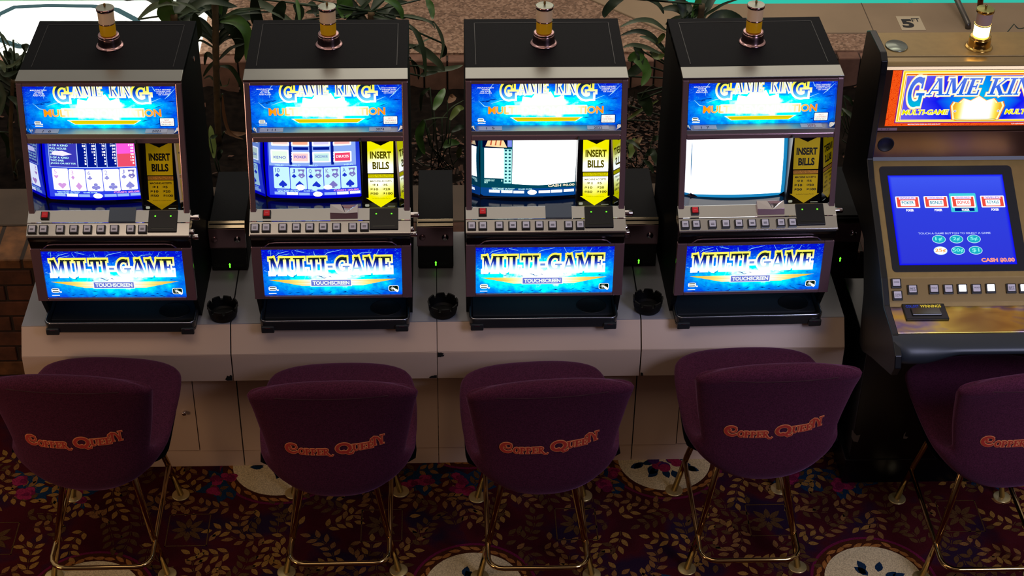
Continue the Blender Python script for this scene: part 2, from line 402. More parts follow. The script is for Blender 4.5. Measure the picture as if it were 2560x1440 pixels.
def top_sign(root,num,serial,red=False,dark=False):
    # recessed backlit glass from z 1.32 to 1.50
    o=(0,-.068,1.3315); A=Art(-.2425,.2425,0,.164,planemap(o,(1,0,0),(0,.018,.1755)))
    A.grid(-.2425,.2425,0,.1635,BG_TOP,2,2)
    z=lambda px:(313-px)*.0014; X=lambda px:-.239+(px-1179)*.001289
    # hot crown
    A.poly([(X(1298),z(282)),(X(1415),z(282)),(X(1408),z(238)),(X(1385),z(244)),(X(1375),z(228)),(X(1358),z(238)),(X(1340),z(228)),(X(1328),z(244)),(X(1306),z(240))],E_WHITE,1)
    # wing streaks
    for a,b,c in (((1226,258),(1250,250),(1270,247)),((1440,252),(1480,250),(1510,238)),((1195,250),(1210,264),(1225,266)),((1228,212),(1236,206),(1256,207)),((1224,240),(1222,222),(1232,208)),((1490,206),(1498,220),(1500,222)),((1520,240),(1530,232),(1548,214))):
        for q in ribbon([(X(a[0]),z(a[1])),(X(b[0]),z(b[1])),(X(c[0]),z(c[1]))],[.0005,.003,.0006]): A.poly(q,E_BOLT,2)
    rnd=random.Random(7)
    for i in range(26):
        px=rnd.uniform(1185,1545); py=rnd.choice([rnd.uniform(244,262),rnd.uniform(288,311),rnd.uniform(240,300)])
        if 1290<px<1420 and py<290: continue
        L=rnd.uniform(5,13); dy=rnd.uniform(-7,7)
        for q in ribbon([(X(px-L),z(py)),(X(px),z(py+dy*.3)),(X(px+L),z(py+dy))],[.0002,.0026,.0002]): A.poly(q,E_STREAK,2)
    # title (its top runs up behind the brow)
    for st,a,b,bl,top in (('G',1250,1292,247,204),('AME',1293,1368,234,202),('KIN',1386,1440,234,202),('G',1440,1488,248,204)):
        A.slab(st,X(a),X(b),z(bl),z(top),RIM,.10,h=3); A.slab(st,X(a),X(b),z(bl),z(top),E_WHITE1 if st in('AME','KIN') else RIM,.05,h=4)
        A.slab(st,X(a),X(b),z(bl),z(top),L_TOP,-.045 if st!='G' else -.02,h=5)
    A.rrect(X(1262),X(1468),z(285.5),z(262),.004,E_WHITE1,3)
    A.text('MULTI-DENOMINATION',X(1219),X(1509),z(284),z(264.5),E_ORGR,.045,h=4)
    A.text('MULTI-DENOMINATION',X(1220.5),X(1507.5),z(283),z(265.5),E_ORG,.01,h=5)
    A.poly([(X(1274),z(292)),(X(1458),z(292)),(X(1440),z(303)),(X(1292),z(303))],E_WHITE1,2)
    A.poly([(X(1280),z(293)),(X(1452),z(293)),(X(1438),z(302)),(X(1294),z(302))],E_YEL,3)
    for k in (295.5,298.5): A.rect(X(1286),X(1446),z(k+.4),z(k-.4),mat('sign_olive','#8a8000',emit='#9a9000',es=1),4)
    logo(A,X(1193),z(304),.021,E_WHITE1,E_DK,3)
    A.rect(X(1194),X(1213),z(308),z(306),E_WHITE1,3)
    for i,tx in enumerate(('MALFUNCTION','VOIDS','ALL PAYS','AND PLAYS')):
        w=(20,10,13,15)[i]; c=1213; A.text(tx,X(c-w),X(c+w),z(219.5+i*4.4),z(216.3+i*4.4),E_WHITE1,.02,h=3)
    for i,tx in enumerate(('ONLY HIGHEST','WINNER PAID','INSERT BILLS','OR COINS')):
        w=(20,18,17,13)[i]; c=1519; A.text(tx,X(c-w),X(c+w),z(218+i*4.2),z(215+i*4.2),E_WHITE1,.02,h=3)
    A.rrect(X(1502),X(1540),z(308),z(286),.003,E_STREAK,3)
    A.rrect(X(1504),X(1538),z(306.5),z(287.5),.002,E_WHITE1,4)
    er=emis('sticker_red','#d88070',1)
    A.text('NOT',X(1515),X(1527),z(294),z(290),er,h=5); A.text('CASHABLE',X(1507),X(1535),z(299.5),z(295.5),er,h=5)
    A.text('SERVICE ONLY',X(1507),X(1534),z(304.5),z(302),emis('sticker_black','#223320',.7),h=5)
    p=A.mb.build('top_sign_glass',root,OFF); p['label']='backlit blue sign glass with white and orange lettering'
    # number stickers lying on the steel ledge
    for (x0,x1,txt) in ((X(1196),X(1254),num),(X(1468),X(1522),serial)):
        S=Art(0,1,0,1,planemap((0,-.05,1.3311),(1,0,0),(0,-.0575,.0017),-.0003))
        # ledge coordinate: distance from glass towards the front
        S=Art(0,1,0,1,planemap((0,-.1045,1.3337),(1,0,0),(0,.05,-.0012)))
        S.rect(x0,x1,.003,.029,LABEL,1)
        m=mat('label_red','#b04a4a',.6) if (red and txt is serial) else INK
        c=(x0+x1)/2; w=.006*len(txt)*.55
        S.text(txt,c-w,c+w,.008,.023,m,.0,h=2)
        q=S.mb.build('number_label',root,OFF); q['label']='small white number label on the steel ledge'

def belly_glass(root,hot):
    A=Art(-.229,.229,0,.1855,planemap((0,-.2197,.7722),(1,0,0),(0,.0046,.1855)))
    bg=BG_BELLY2 if hot else BG_BELLY
    A.grid(-.229,.229,0,.1855,bg,2,2)
    X=lambda u:-.229+.458*u; Z=lambda v:.1855*v
    P=lambda px,py:(X((px-170)/2230),Z((890-py+(px-170)*-.022)/760))
    # lightning
    rnd=random.Random(3)
    for pts in ([(390,240),(440,200),(600,160)],[(400,270),(470,235),(600,205)],[(700,150),(780,170),(850,180)],[(1170,220),(1220,180),(1440,130)],[(1590,120),(1640,210)],[(1700,210),(1760,175),(1920,165)],[(320,160),(310,270)],[(1000,160),(1010,220),(1090,240)],[(650,170),(700,260)],[(2040,120),(2000,200)],[(190,480),(240,500)],[(2240,300),(2250,420)]):
        for q in ribbon([P(*p) for p in pts],[.0011]+[.0019]*(len(pts)-2)+[.0008]): A.poly(q,E_BOLT,1)
    for i in range(30):
        px=rnd.uniform(200,2350); py=rnd.choice([rnd.uniform(540,600),rnd.uniform(760,880),rnd.uniform(760,880)])
        L=rnd.uniform(25,70); dy=rnd.uniform(-40,40)
        for q in ribbon([P(px-L,py),P(px,py+dy*.2),P(px+L,py+dy)],[.0002,.0028,.0002]): A.poly(q,E_STREAK,1)
    # main word, arched upwards to the right
    def wp(x,z): 
        u=(x+.229)/.458; return x,z+.006*math.sin((u-.05)*PI)*0+.003*u
    for st,a,b in (('MULTI-',280,1310),('GAME',1330,2240)):
        xa=P(a,0)[0]; xb=P(b,0)[0]; z0=Z(.455); z1=Z(.80)
        A.slab(st,xa,xb,z0,z1,RIM,.12,h=2,warp=wp); A.slab(st,xa,xb,z0,z1,E_YEL if False else RIM,.06,h=3,warp=wp)
        A.slab(st,xa,xb,z0,z1,L_BELLY,-.0,h=4,warp=wp)
    wings(A,X(.035),X(.955),Z(.20),Z(.335),E_BAR,emis('bar_shadow','#ffb840',.9),2,.0)
    A.rect(X(.335),X(.635),Z(.185),Z(.335),E_WHITE1,3)
    A.rect(X(.342),X(.628),Z(.2),Z(.322),emis('plaque_lilac','#6a78d8' if not hot else '#a8c8f0',1),4)
    A.text('TOUCHSCREEN',X(.352),X(.618),Z(.222),Z(.305),E_WHITE1,.04,h=5)
    logo(A,X(.03),Z(.1),.027,E_WHITE1,E_DK,2); A.rect(X(.03),X(.085),Z(.035),Z(.05),E_WHITE1,2)
    A.rrect(X(.9),X(.975),Z(.06),Z(.19),.006,E_WHITE1,2); A.rrect(X(.905),X(.97),Z(.07),Z(.18),.005,E_DK,3)
    # hand and star-burst emblem
    for k in range(4):
        a=k*PI/4; cx,cz=X(.93),Z(.13)
        for q in ribbon([(cx-.008*math.cos(a),cz-.008*math.sin(a)),(cx+.008*math.cos(a),cz+.008*math.sin(a))],.0014): A.poly(q,E_WHITE1,4)
    for q in ribbon([(X(.935),Z(.125)),(X(.955),Z(.09)),(X(.968),Z(.055))],[.004,.009,.007]): A.poly(q,E_WHITE1,4)
    p=A.mb.build('belly_glass',root,OFF); p['label']='backlit blue lower glass with arched lettering and gold wings'

# --- CRT
SCX,SCZ=-.052,0
def crtmap(eps=.0004):
    o=Vector((0,-.105,1.055)); uz=Vector((0,.052,.25)).normalized(); n=Vector((1,0,0)).cross(uz)
    def f(x,z,h):
        u=(x-SCX)/.155; v=(z-.125)/.125
        b=.022*(1-.6*u*u-.4*v*v)
        return tuple(o+Vector((x,0,0))+uz*(z*.875+.0287)+n*(b+eps*h))
    return f
def screen_base(name,fn): return emis_nodes(name,fn)
def flat(c,s): return lambda t,uv,u,v:(lin(c),s)
E_SCBG=emis_nodes('screen_blue',lambda t,uv,u,v:(t.ramp(v,[(0,lin('#2a3cf0')),(.35,lin('#3850e8')),(1,lin('#1030c8'))]),1.0))
E_SCW=emis('screen_white','#ffffff',2.6)
E_CARD=emis('card_white','#ffffff',1.5); E_CARDP=emis('card_pale_blue','#c8f4fb',1.05)
E_VIO=emis('suit_violet','#8f8fe0',1); E_PINK=emis('suit_pink','#d9a0e8',1); E_NAVY=emis('suit_blue','#1c36d0',1); E_LILAC=emis('figure_lilac','#7f78c8',1)
E_BTN=emis('screen_button','#9fc0ff',1); E_LINE=emis('screen_line','#b8d0ff',1.1); E_HP=emis('screen_magenta','#ff58d8',1.1); E_RD=emis('screen_red','#f0506c',1); E_TXT=emis('screen_text','#c8fff4',1.2); E_CASH=emis('cash_text','#e88fd8',1.1); E_DARK=emis('screen_navy','#001a9c',.8)
E_EDGE=emis('screen_edge_blue','#0000e8',.8); E_TEAL=emis('screen_teal','#04546c',.7); E_DEEP=emis('tube_dark','#020a3c',.5)
def screen(root,k):
    A=Art(-.205,.103,0,.25,crtmap()); A.curved=True
    X=lambda u:-.205+.308*u; Z=lambda v:.25*v
    if k==0:
        A.grid(-.21,.108,0,.278,E_EDGE,24,14); A.grid(-.2,.1,.012,.278,E_SCBG,24,14,1)
        # pay table, on its side by side columns
        A.rect(X(.05),X(.955),Z(.53),Z(1.03),E_LINE,2); A.rect(X(.057),X(.948),Z(.54),Z(1.03),E_DARK,3)
        A.rect(X(.057),X(.35),Z(.54),Z(1.03),emis('table_violet','#3a3ab8',1),4)
        A.rect(X(.765),X(.95),Z(.74),Z(1.03),E_HP,4); A.rect(X(.765),X(.95),Z(.54),Z(.74),E_RD,4)
        for u in (.35,.45,.55,.655,.76): A.rect(X(u),X(u+.008),Z(.54),Z(1.03),E_LINE,5)
        rows=['ROYAL FLUSH','STRAIGHT FLUSH','4 OF A KIND','FULL HOUSE','FLUSH','STRAIGHT','3 OF A KIND','TWO PAIR','JACKS OR BETTER']
        nums=[['250','500','750','1000','4000'],['50','100','150','200','250'],['25','50','75','100','125'],['9','18','27','36','45'],['6','12','18','24','30'],['4','8','12','16','20'],['3','6','9','12','15'],['2','4','6','8','10'],['1','2','3','4','5']]
        for i,r in enumerate(rows):
            z=.945-.046*i
            A.text(r,X(.065),X(.065+.018*len(r)),Z(z),Z(z+.03),E_TXT,.02,h=6)
            for j in range(5):
                s=nums[i][j]; xr=(.445,.545,.65,.755,.94)[j]; A.text(s,X(xr-.017*len(s)),X(xr),Z(z),Z(z+.03),E_CARD,.03,h=6)
        A.rect(X(.06),X(.36),Z(1.0),Z(1.04),E_LINE,6)
        A.poly([(X(.08),Z(.73)),(X(.2),Z(.71)),(X(.3),Z(.74)),(X(.2),Z(.79)),(X(.1),Z(.78))],emis('glare_white','#e8e0ff',1.2),7)
        hand=[('5','h'),('3','d'),('6','c'),('2','c'),('J','s')]
        cm=E_CARD; mm=[E_PINK,E_PINK,E_VIO,E_VIO,E_VIO]
    elif k==1:
        A.grid(-.21,.108,0,.278,E_EDGE,24,14); A.grid(-.2,.1,.012,.278,E_SCBG,24,14,1)
        A.rect(X(.03),X(.945),Z(.53),Z(1.03),emis('table_pale','#8fb0f8',1.0),2)
        for i,(u,z0,z1,c) in enumerate([(.06,.84,1.04,'#ffd8d0'),(.27,.84,1.04,'#ffb090'),(.49,.84,1.04,'#d8d0f8'),(.71,.84,1.04,'#ffb8b0'),(.05,.575,.78,'#e8ffe8'),(.27,.585,.75,'#ffd0d0'),(.49,.59,.75,'#c8f0e8'),(.71,.585,.75,'#f04870')]):
            A.rrect(X(u),X(u+.19),Z(z0),Z(z1),.003,E_CARD,3); A.rect(X(u+.015),X(u+.175),Z(z0+.02),Z(z1-.02),emis('tile%d'%i,c,1.05),4)
            tx=['JACKS','BONUS','DOUBLE','TRIPLE','KENO','POKER','SHOCKWAVE','DEUCES'][i]
            A.text(tx,X(u+.03),X(u+.16),Z(z0+.07),Z(z0+.11),E_NAVY if i not in (7,) else E_CARD,.01,h=5)
        for u in (.24,.455,.68): A.rect(X(u+.005),X(u+.035),Z(.55),Z(1.03),E_DARK,3)
        A.rect(X(.29),X(.45),Z(.78),Z(.825),E_DARK,3); A.rect(X(.5),X(.67),Z(.78),Z(.825),E_DARK,3)
        for u in (.09,.27,.45,.82): A.text('HELD',X(u),X(u+.09),Z(.53),Z(.555),E_TXT,.0,h=4)
        hand=[('10','s'),('J','s'),('Q','s'),('K','s'),('A','s')]; cm=E_CARDP; mm=[E_NAVY,E_NAVY,E_NAVY,E_LILAC,E_NAVY]
    elif k==2:
        A.grid(-.212,.112,0,.278,E_TEAL,24,14)
        A.rect(X(.0),X(.27),Z(.78),Z(1.04),E_DEEP,1)
        # erupting cone picture at the top left
        lava=emis('cone_sand','#ffd8a0',1.1); lr=emis('cone_red','#c85030',1)
        A.poly([(X(.03),Z(.8)),(X(.26),Z(.79)),(X(.2),Z(.96)),(X(.17),Z(1.04)),(X(.11),Z(1.04)),(X(.07),Z(.93))],lava,2)
        for u in (.08,.13,.18): A.poly([(X(u),Z(.82)),(X(u+.015),Z(.82)),(X(u+.03),Z(.97)),(X(u+.022),Z(.98))],lr,3)
        A.poly([(X(.05),Z(.92)),(X(.08),Z(1.04)),(X(.11),Z(1.04)),(X(.085),Z(.93))],lr,3); A.poly([(X(.2),Z(.95)),(X(.24),Z(.9)),(X(.25),Z(1.04)),(X(.19),Z(1.04))],lr,3)
        A.rect(X(.265),X(.31),Z(.8),Z(1.04),emis('pale_violet','#7f90f0',1),2)
        A.rect(X(.02),X(.225),Z(.30),Z(.775),E_SCW,2)
        A.rect(X(.225),X(.31),Z(.22),Z(.765),emis('chain_teal','#b0f0ec',1.1),2)
        for i in range(10):
            for u in (.247,.288): A.poly(arc(X(u),Z(.745-.054*i),.004,.0035,0,330,8),E_TEAL,3)
        rn=random.Random(2); top=[(X(.32+.062*i),Z(.90+.004*i+rn.uniform(-.006,.006))) for i in range(12)]
        A.poly([(X(.315),Z(.215)),(X(.6),Z(.19)),(X(.99),Z(.225))]+[(X(1.0),Z(.915))]+top[::-1],E_SCW,2)
        A.text('CASHED OUT',X(.02),X(.13),Z(.25),Z(.28),E_TXT,.02,h=3); A.text('BET',X(.02),X(.06),Z(.215),Z(.245),E_TXT,.02,h=3); A.text('1',X(.2),X(.21),Z(.25),Z(.28),E_TXT,.02,h=3)
        hand=None
        A.grid(X(-.02),X(1.02),Z(0),Z(.14),emis('low_blue','#0d54a8',.7),20,3,1)
    else:
        A.grid(-.2135,.106,-.012,.278,emis('tube_teal','#1d8cc8',.9),24,14); A.grid(-.2125,.09,.002,.278,E_SCW,24,14,1)
        hand=None
    if hand:
        for i,(r,su) in enumerate(hand):
            u=.07+.178*i; dip=-.012*(1-((i-2)/2)**2)
            A.rrect(X(u),X(u+.17),Z(.165+dip),Z(.515+dip),.004,cm,4)
            A.text(r,X(u+.02),X(u+(.065 if r=='10' else .05)),Z(.43+dip),Z(.495+dip),mm[i],0,h=5)
            A.suit(su,X(u+.04),Z(.385+dip),.0075,mm[i],5); A.suit(su,X(u+.095),Z(.245+dip),.0135,mm[i],5)
            if r in 'JQKA' :
                A.poly([(X(u+.08),Z(.49+dip)),(X(u+.155),Z(.49+dip)),(X(u+.14),Z(.43+dip)),(X(u+.158),Z(.385+dip)),(X(u+.12),Z(.345+dip)),(X(u+.082),Z(.39+dip)),(X(u+.1),Z(.43+dip))],E_LILAC,5)
                A.poly(arc(X(u+.115),Z(.445+dip),.006,.006,0,330,10),cm,6); A.poly([(X(u+.105),Z(.39+dip)),(X(u+.135),Z(.39+dip)),(X(u+.12),Z(.365+dip))],cm,6)
        if k==1:
            A.poly(arc(X(.35),Z(.19),.014,.012,0,340,16),E_SCW,6); A.poly(arc(X(.64),Z(.19),.014,.01,0,340,16),E_CARD,6)
            A.poly(arc(X(.5),Z(.175),.012,.009,0,340,16),E_CARDP,6)
    if k<3:
        if k==2: A.text('CASH $0.00',X(.7),X(.985),Z(.155),Z(.20),emis('cash_sand','#ffe8c0',1.2),.03,h=5)
        else: A.text('CASH $0.00',X(.70),X(.965),Z(.115),Z(.148),E_CASH,.05,h=5)
        A.text('INSERT MONEY OR TOUCH',X(.10),X(.34),Z(.128),Z(.146),E_TXT,.02,h=5); A.text('MORE GAMES AND PLAY',X(.11),X(.33),Z(.105),Z(.122),E_TXT,.02,h=5)
        A.text('GAME OVER',X(.38),X(.53),Z(.12),Z(.14),E_TXT,.02,h=5)
        for i,(u,w) in enumerate(((.07,.115),(.2,.12),(.33,.115),(.6,.125),(.735,.12),(.87,.11))):
            z=.055+.012*abs((u-.45))*2
            A.rect(X(u),X(u+w),Z(z),Z(z+.045),E_CARD if (i==1 or (k==1 and i>3) or k==2) else E_BTN,5)
            if i==1: A.text('MORE GAMES',X(u+.01),X(u+w-.01),Z(z+.014),Z(z+.03),E_LILAC,0,h=6)
        A.poly(arc(X(.53),Z(.075),.0155,.0105,0,345,20),E_CARD,5); A.text('25¢',X(.515),X(.545),Z(.062),Z(.09),emis('cent_orange','#e07830',1),.0,h=6)
    p=A.mb.build('screen',root,OFF)
    p['label']=['poker screen showing five cards under a pay table','poker screen showing a row of spades','touchscreen with white window and cone picture','touchscreen glowing plain white'][k]

def bill_panel(root,lit):
    o=(0,-.1335,1.0585); A=Art(.106,.218,0,.24,planemap(o,(1,0,0),(0,.069,.23)))
    blk=mat('panel_black_glossy','#050507',.12)
    A.rect(.106,.218,0,.24,blk,0)
    if lit:
        def yf(t,uv,u,v):
            d=t.math('ABSOLUTE',t.math('SUBTRACT',v,.5)); e=t.math('ABSOLUTE',t.math('SUBTRACT',u,.5))
            q=t.math('ADD',t.math('MULTIPLY',d,1.0),t.math('MULTIPLY',e,.15))
            return t.ramp(q,[(.12,(1,1,.8)),(.24,(1,.98,.25)),(.36,(.92,.86,0))]),t.ramp(q,[(.1,(2.0,)*3),(.32,(1.0,)*3)])
        Y=emis_nodes('bill_yellow_lit',yf); K=emis('bill_ink_lit','#5a5200',.8); Y2=emis('bill_band_lit','#e0d400',1)
    else:
        Y=mat('bill_yellow','#c9a800',.35,emit='#b09000',es=.25); K=mat('bill_ink','#0a0a08',.4); Y2=mat('bill_band','#c98a30',.35,emit='#a86a20',es=.25)
    X=lambda u:.106+.112*(.53+(u-.53)*1.1); Z=lambda v:.250*v-.009
    A.poly([(X(.19),Z(.515)),(X(.87),Z(.515)),(X(.885),Z(.965)),(X(.55),Z(.885)),(X(.195),Z(.965))],Y,1)
    A.text('INSERT',X(.26),X(.82),Z(.71),Z(.81),K,.042,h=2); A.text('BILLS',X(.32),X(.76),Z(.565),Z(.67),K,.042,h=2)
    A.rect(X(.2),X(.87),Z(.455),Z(.5),Y2,1); A.text('INSERT ANY BILL FACE UP',X(.22),X(.85),Z(.482),Z(.495),K,0,h=2); A.text('TO PLAY THIS GAME TODAY',X(.22),X(.85),Z(.462),Z(.475),K,0,h=2)
    A.poly([(X(.2),Z(.445)),(X(.2),Z(.18)),(X(.13),Z(.18)),(X(.52),Z(.05)),(X(.93),Z(.18)),(X(.87),Z(.18)),(X(.87),Z(.445))],Y,1)
    A.text('MACHINE ACCEPTS',X(.25),X(.82),Z(.395),Z(.42),K,.035,h=2)
    for i,(a,b) in enumerate((('$1','$5'),('$10','$20'),('$50','$100'))):
        z=.335-.058*i
        A.text(a,X(.44-.065*len(a)),X(.46),Z(z),Z(z+.036),K,.03,h=2); A.text(b,X(.58),X(.58+.065*len(b)),Z(z),Z(z+.036),K,.03,h=2)
    A.text('See Rules For Complete Play Info',X(.3),X(.78),Z(.165),Z(.18),K,0,h=2)
    w=emis('small_white_mark','#c8c8b0',.55)
    A.text('@',X(.1),X(.22),Z(.065),Z(.1),w,0,h=2) if False else A.rrect(X(.1),X(.21),Z(.06),Z(.095),.003,w,2)
    A.text('Thousands',X(.72),X(.9),Z(.055),Z(.072),w,0,h=2) if False else A.rect(X(.7),X(.9),Z(.06),Z(.068),w,2)
    p=A.mb.build('bill_panel',root,OFF)
    p['label']='yellow arrow panel reading insert bills, '+('lit from behind' if lit else 'unlit')

def slot_machine():
    root=empty('slot_machine',(0,0,ZB))
    # cabinet body
    b=MB()
    side=[(.34,.643),(.34,1.504),(-.01,1.504),(-.06,1.488),(-.150,1.061),(-.195,1.0),(-.205,.96),(-.208,.755),(-.15,.643)]
    for x0,x1 in ((-.26,-.245),(.245,.26)): b.prism_x(side,x0,x1,BLK)
    b.box(-.245,.245,.325,.338,.643,1.50,BLK)
    b.box(-.26,.26,0.0,.34,1.487,1.507,BLK,.002)
    # raised seam lines on the top panel
    b.box(-.226,-.224,.02,.31,1.507,1.5078,BLKP); b.box(.224,.226,.02,.31,1.507,1.5078,BLKP); b.box(-.226,.226,.308,.31,1.507,1.5078,BLKP)
    b.box(-.245,.245,-.12,.33,.643,.66,BLK)
    b.box(-.245,.245,.05,.06,.66,1.487,BLKP)     # inner bulkhead
    b.box(.2595,.262,.205,.222,1.425,1.437,CHROME)
    b.build('cabinet',root,OFF)
    # steel brow
    b=MB(); b.hexa([(x*(1 if k<2 else 1.004),y,z) for x in (-.26,.26) for k,(y,z) in enumerate(((-.001,1.499),(-.001,1.5085),(-.067,1.4965),(-.067,1.5045)))],STEEL,.0012)
    b.build('steel_brow',root,OFF)
    # face frame in mirror chrome
    def fr(x0,x1,z0,z1,m=DCHROME,d=.02,bev=.0025):
        P=[]
        for x in (x0,x1):
            for dd in (0,d):
                for z in (z0,z1): P.append((x,face_pt(z)+dd,z))
        # order x, y, z
        f.hexa(P,m,bev)
    f=MB(); fr(-.26,-.241,1.06,1.4955); fr(.241,.26,1.06,1.4955); fr(-.241,.241,1.486,1.4955,DCHROME,.012,.001); fr(-.241,.241,1.302,1.3185,DCHROME,.03)
    f.prism_x([(-.1075,1.3335),(-.064,1.3322),(-.064,1.322),(-.1078,1.3165)],-.2425,.2425,LEDGE,.001)
    # sign recess side mirrors with cut lower corners
    for sx in (-1,1):
        f.add([(sx*.2425,-.028,1.50),(sx*.2425,-.046,1.33),(sx*.2405,-.106,1.3325),(sx*.2405,-.069,1.494)],[(0,1,2,3)],CHROME)
        f.add([(sx*.2420,-.06,1.350),(sx*.2420,-.1045,1.346),(sx*.226,-.105,1.3345),(sx*.226,-.0665,1.334)],[(0,1,2,3)],CHROME)
    # monitor recess walls
    for sx in (-1,1):
        f.add([(sx*.241,face_pt(1.31)+.002,1.31),(sx*.241,face_pt(1.065)+.002,1.065),(sx*.213,-.113,1.062),(sx*.213,-.055,1.31)],[(0,1,2,3)],mat('tinted_mirror','#b4bcd0',.04,1))
    f.build('face_frame',root,OFF)
    # monitor surround
    b=MB(); SUR=mat('tube_surround','#0a0f22',.12)
    b.add([(-.2335,-.03,1.315),(-.2335,-.112,1.045),(.106,-.112,1.045),(.106,-.03,1.315)],[(0,1,2,3)],SUR)
    b.add([(-.2335,-.094,1.0765),(-.2335,-.160,1.0735),(.108,-.160,1.0735),(.108,-.094,1.0765)],[(0,1,2,3)],SUR)
    b.box(.102,.107,-.135,-.05,1.06,1.315,BLKP)
    b.build('monitor_surround',root,OFF)
    # button deck
    b=MB()
    prof=[(-.158,1.0768),(-.199,1.0540),(-.236,1.0290),(-.238,1.0235),(-.233,1.021),(-.15,1.021),(-.148,1.06)]
    b.prism_x(prof,-.262,.262,mat('deck_steel','#dad8d2',.2,1,noise=(2.5,.06)),.0008)
    b.box(-.262,.262,-.2005,-.1975,1.0535,1.0555,CHROME)
    b.build('button_deck',root,OFF)
    # buttons (deck coordinates)
    def deckpt(x,z): # return y for lower deck slope
        return -.199-.037*(1.0540-z)/.025
    ang=math.atan2(.025,.037)
    def button(px,cy,cz,w,cap,nm,tilt,label=None):
        q=MB()
        R=Matrix.Rotation(tilt,3,'X')
        def put(mb,x0,x1,y0,y1,z0,z1,m,bev=0):
            t=MB(); t.box(x0,x1,y0,y1,z0,z1,m,bev)
            mb.add([tuple(R@Vector(v)+Vector((px,cy,cz))) for v in t.v],t.f,m)
        put(q,-w/2,w/2,-w/2,w/2,0,.008,BLKP,.0015)
        o=q.build(nm,root,OFF)
        c=MB(); put(c,-w*.36,w*.36,-w*.36,w*.38,.008,.0125,cap,.0015)
        if cap is WCAP:
            for i in range(2):
                put(c,-w*.2,w*.2,-w*.02-.004*i,w*.02+.0012-.004*i,.0125,.0127,BINK)
        elif cap is REDCAP: put(c,-w*.16,w*.16,0,.0015,.0125,.0127,mat('pale_red_ink','#d88080'))
        cc=c.build('button_cap',o,OFF)
        if label: o['label']=label
    tl=math.atan2(.025,.037)
    for x in (-.243,-.2065,-.153,-.109,-.0655,-.022,.0213,.0738,.1119): button(x,-.2185,1.0400,.029,WCAP,'button',tl)
    button(-.206,-.176,1.0660,.027,REDCAP,'button',math.atan2(.0228,.041),'square red button in a black frame')
    # bill slot well
    b=MB()
    W0,W1=.128,.222
    b.hexa([(W0,-.228,1.0335),(W0,-.228,1.040),(W0,-.162,1.072),(W0,-.162,1.0795)]+[(W1,-.228,1.0335),(W1,-.228,1.040),(W1,-.162,1.072),(W1,-.162,1.0795)],BLKP,.002)
    b.hexa([(W0+.01,-.2195,1.040),(W0+.01,-.2195,1.0455),(W0+.01,-.185,1.056),(W0+.01,-.185,1.0625)]+[(W1-.01,-.2195,1.040),(W1-.01,-.2195,1.0455),(W1-.01,-.185,1.056),(W1-.01,-.185,1.0625)],mat('smoked_plastic','#101408',.1),.001)
    for x in (.15,.2): b.box(x-.0022,x+.0022,-.1825,-.179,1.066,1.0695,GREENLED)
    b.build('bill_slot',root,OFF)
    # hand rest, belly frame
    b=MB()
    b.prism_x([(-.23,1.022),(-.236,1.016),(-.228,1.0),(-.221,.978),(-.2185,.968),(-.19,.968),(-.19,1.022)],-.26,.26,BLKG,.002)
    b.tube([(-.215,-.2262,.975),(-.2,-.2285,.988),(-.18,-.2295,.991),(.18,-.2295,.991),(.2,-.2285,.988),(.215,-.2262,.975)],.0018,DCHROME,6)
    b.build('hand_rest',root,OFF)
    b=MB()
    def bl(x0,x1,z0,z1): 
        g=lambda z:-.2155-.005*(.968-z)/.207
        b.hexa([(x0,g(z0)-.006,z0),(x0,g(z1)-.006,z1),(x0,g(z0)+.012,z0),(x0,g(z1)+.012,z1),(x1,g(z0)-.006,z0),(x1,g(z1)-.006,z1),(x1,g(z0)+.012,z0),(x1,g(z1)+.012,z1)],DCHROME,.002)
    bl(-.262,-.229,.761,.968); bl(.229,.262,.761,.968); bl(-.229,.229,.957,.968); bl(-.229,.229,.761,.7722)
    b.build('belly_frame',root,OFF)
    # coin tray
    b=MB(); TR=mat('tray_black','#24272a',.33)
    r=.02; w=.252; y0,y1=-.252,-.07
    def ring(w,y0,y1,r): return arc(w-r,y0+r,r,r,-90,0,5)+[(w,y1),(-w,y1)]+arc(-w+r,y0+r,r,r,180,270,5)
    b.prism_z(ring(.25,-.25,-.07,.022),.648,.655,TR)
    # walls
    P=ring(.252,-.252,-.07,.024); Q=ring(.244,-.243,-.07,.018); n=len(P)
    vs=[];fs=[]
    for (x,y) in P: vs+=[(x*.985,y*.99,.648),(x,y,.683)]
    for (x,y) in Q: vs+=[(x,y,.683),(x*.985,y*.97,.657)]
    for i in range(n):
        j=(i+1)%n
        fs.append((2*i,2*j,2*j+1,2*i+1)); a=2*n
        fs.append((2*i+1,2*j+1,a+2*j,a+2*i)); fs.append((a+2*i,a+2*j,a+2*j+1,a+2*i+1))
    b.add(vs,fs,TR)
    b.box(-.24,.24,-.20,-.07,.655,.664,TR,.003)
    b.lathe([(.0,.0645),(.046,.0645),(.048,.0665),(.05,.0645)],(.168,-.15,.6),mat('tray_disc','#0c0a09',.5),28,sx=1.05,sy=.9)
    for x in (-.225,.225):
        b.box(x-.022,x+.022,-.258,-.245,.641,.667,TR,.004); b.box(x-.009,x+.009,-.2592,-.2578,.662,.6645,CHROME)
    o=b.build('coin_tray',root,OFF)
    b=MB(); rp=[(x,y,.6845) for x,y in ring(.248,-.2475,-.08,.021)]; k=len(rp)
    b.tube([rp[i] for i in list(range(7,k))+list(range(0,7))][0:],.0021,mat('rim_silver','#d8dce8',.25,1),6); b.build('tray_rim',o,OFF)
    # side locks
    for (y,z,l) in ((-.165,1.052,.03),(-.19,1.012,.012),(-.175,.982,.022)):
        b=MB(); b.lathe([(0,l),(.008,l),(.0095,l-.003),(.0095,.0)],(.26,y,z),CHROME,16,'x')
        b.build('side_lock',root,OFF)
    signal_lamp(root,.001,.165,1.507,False)
    return root
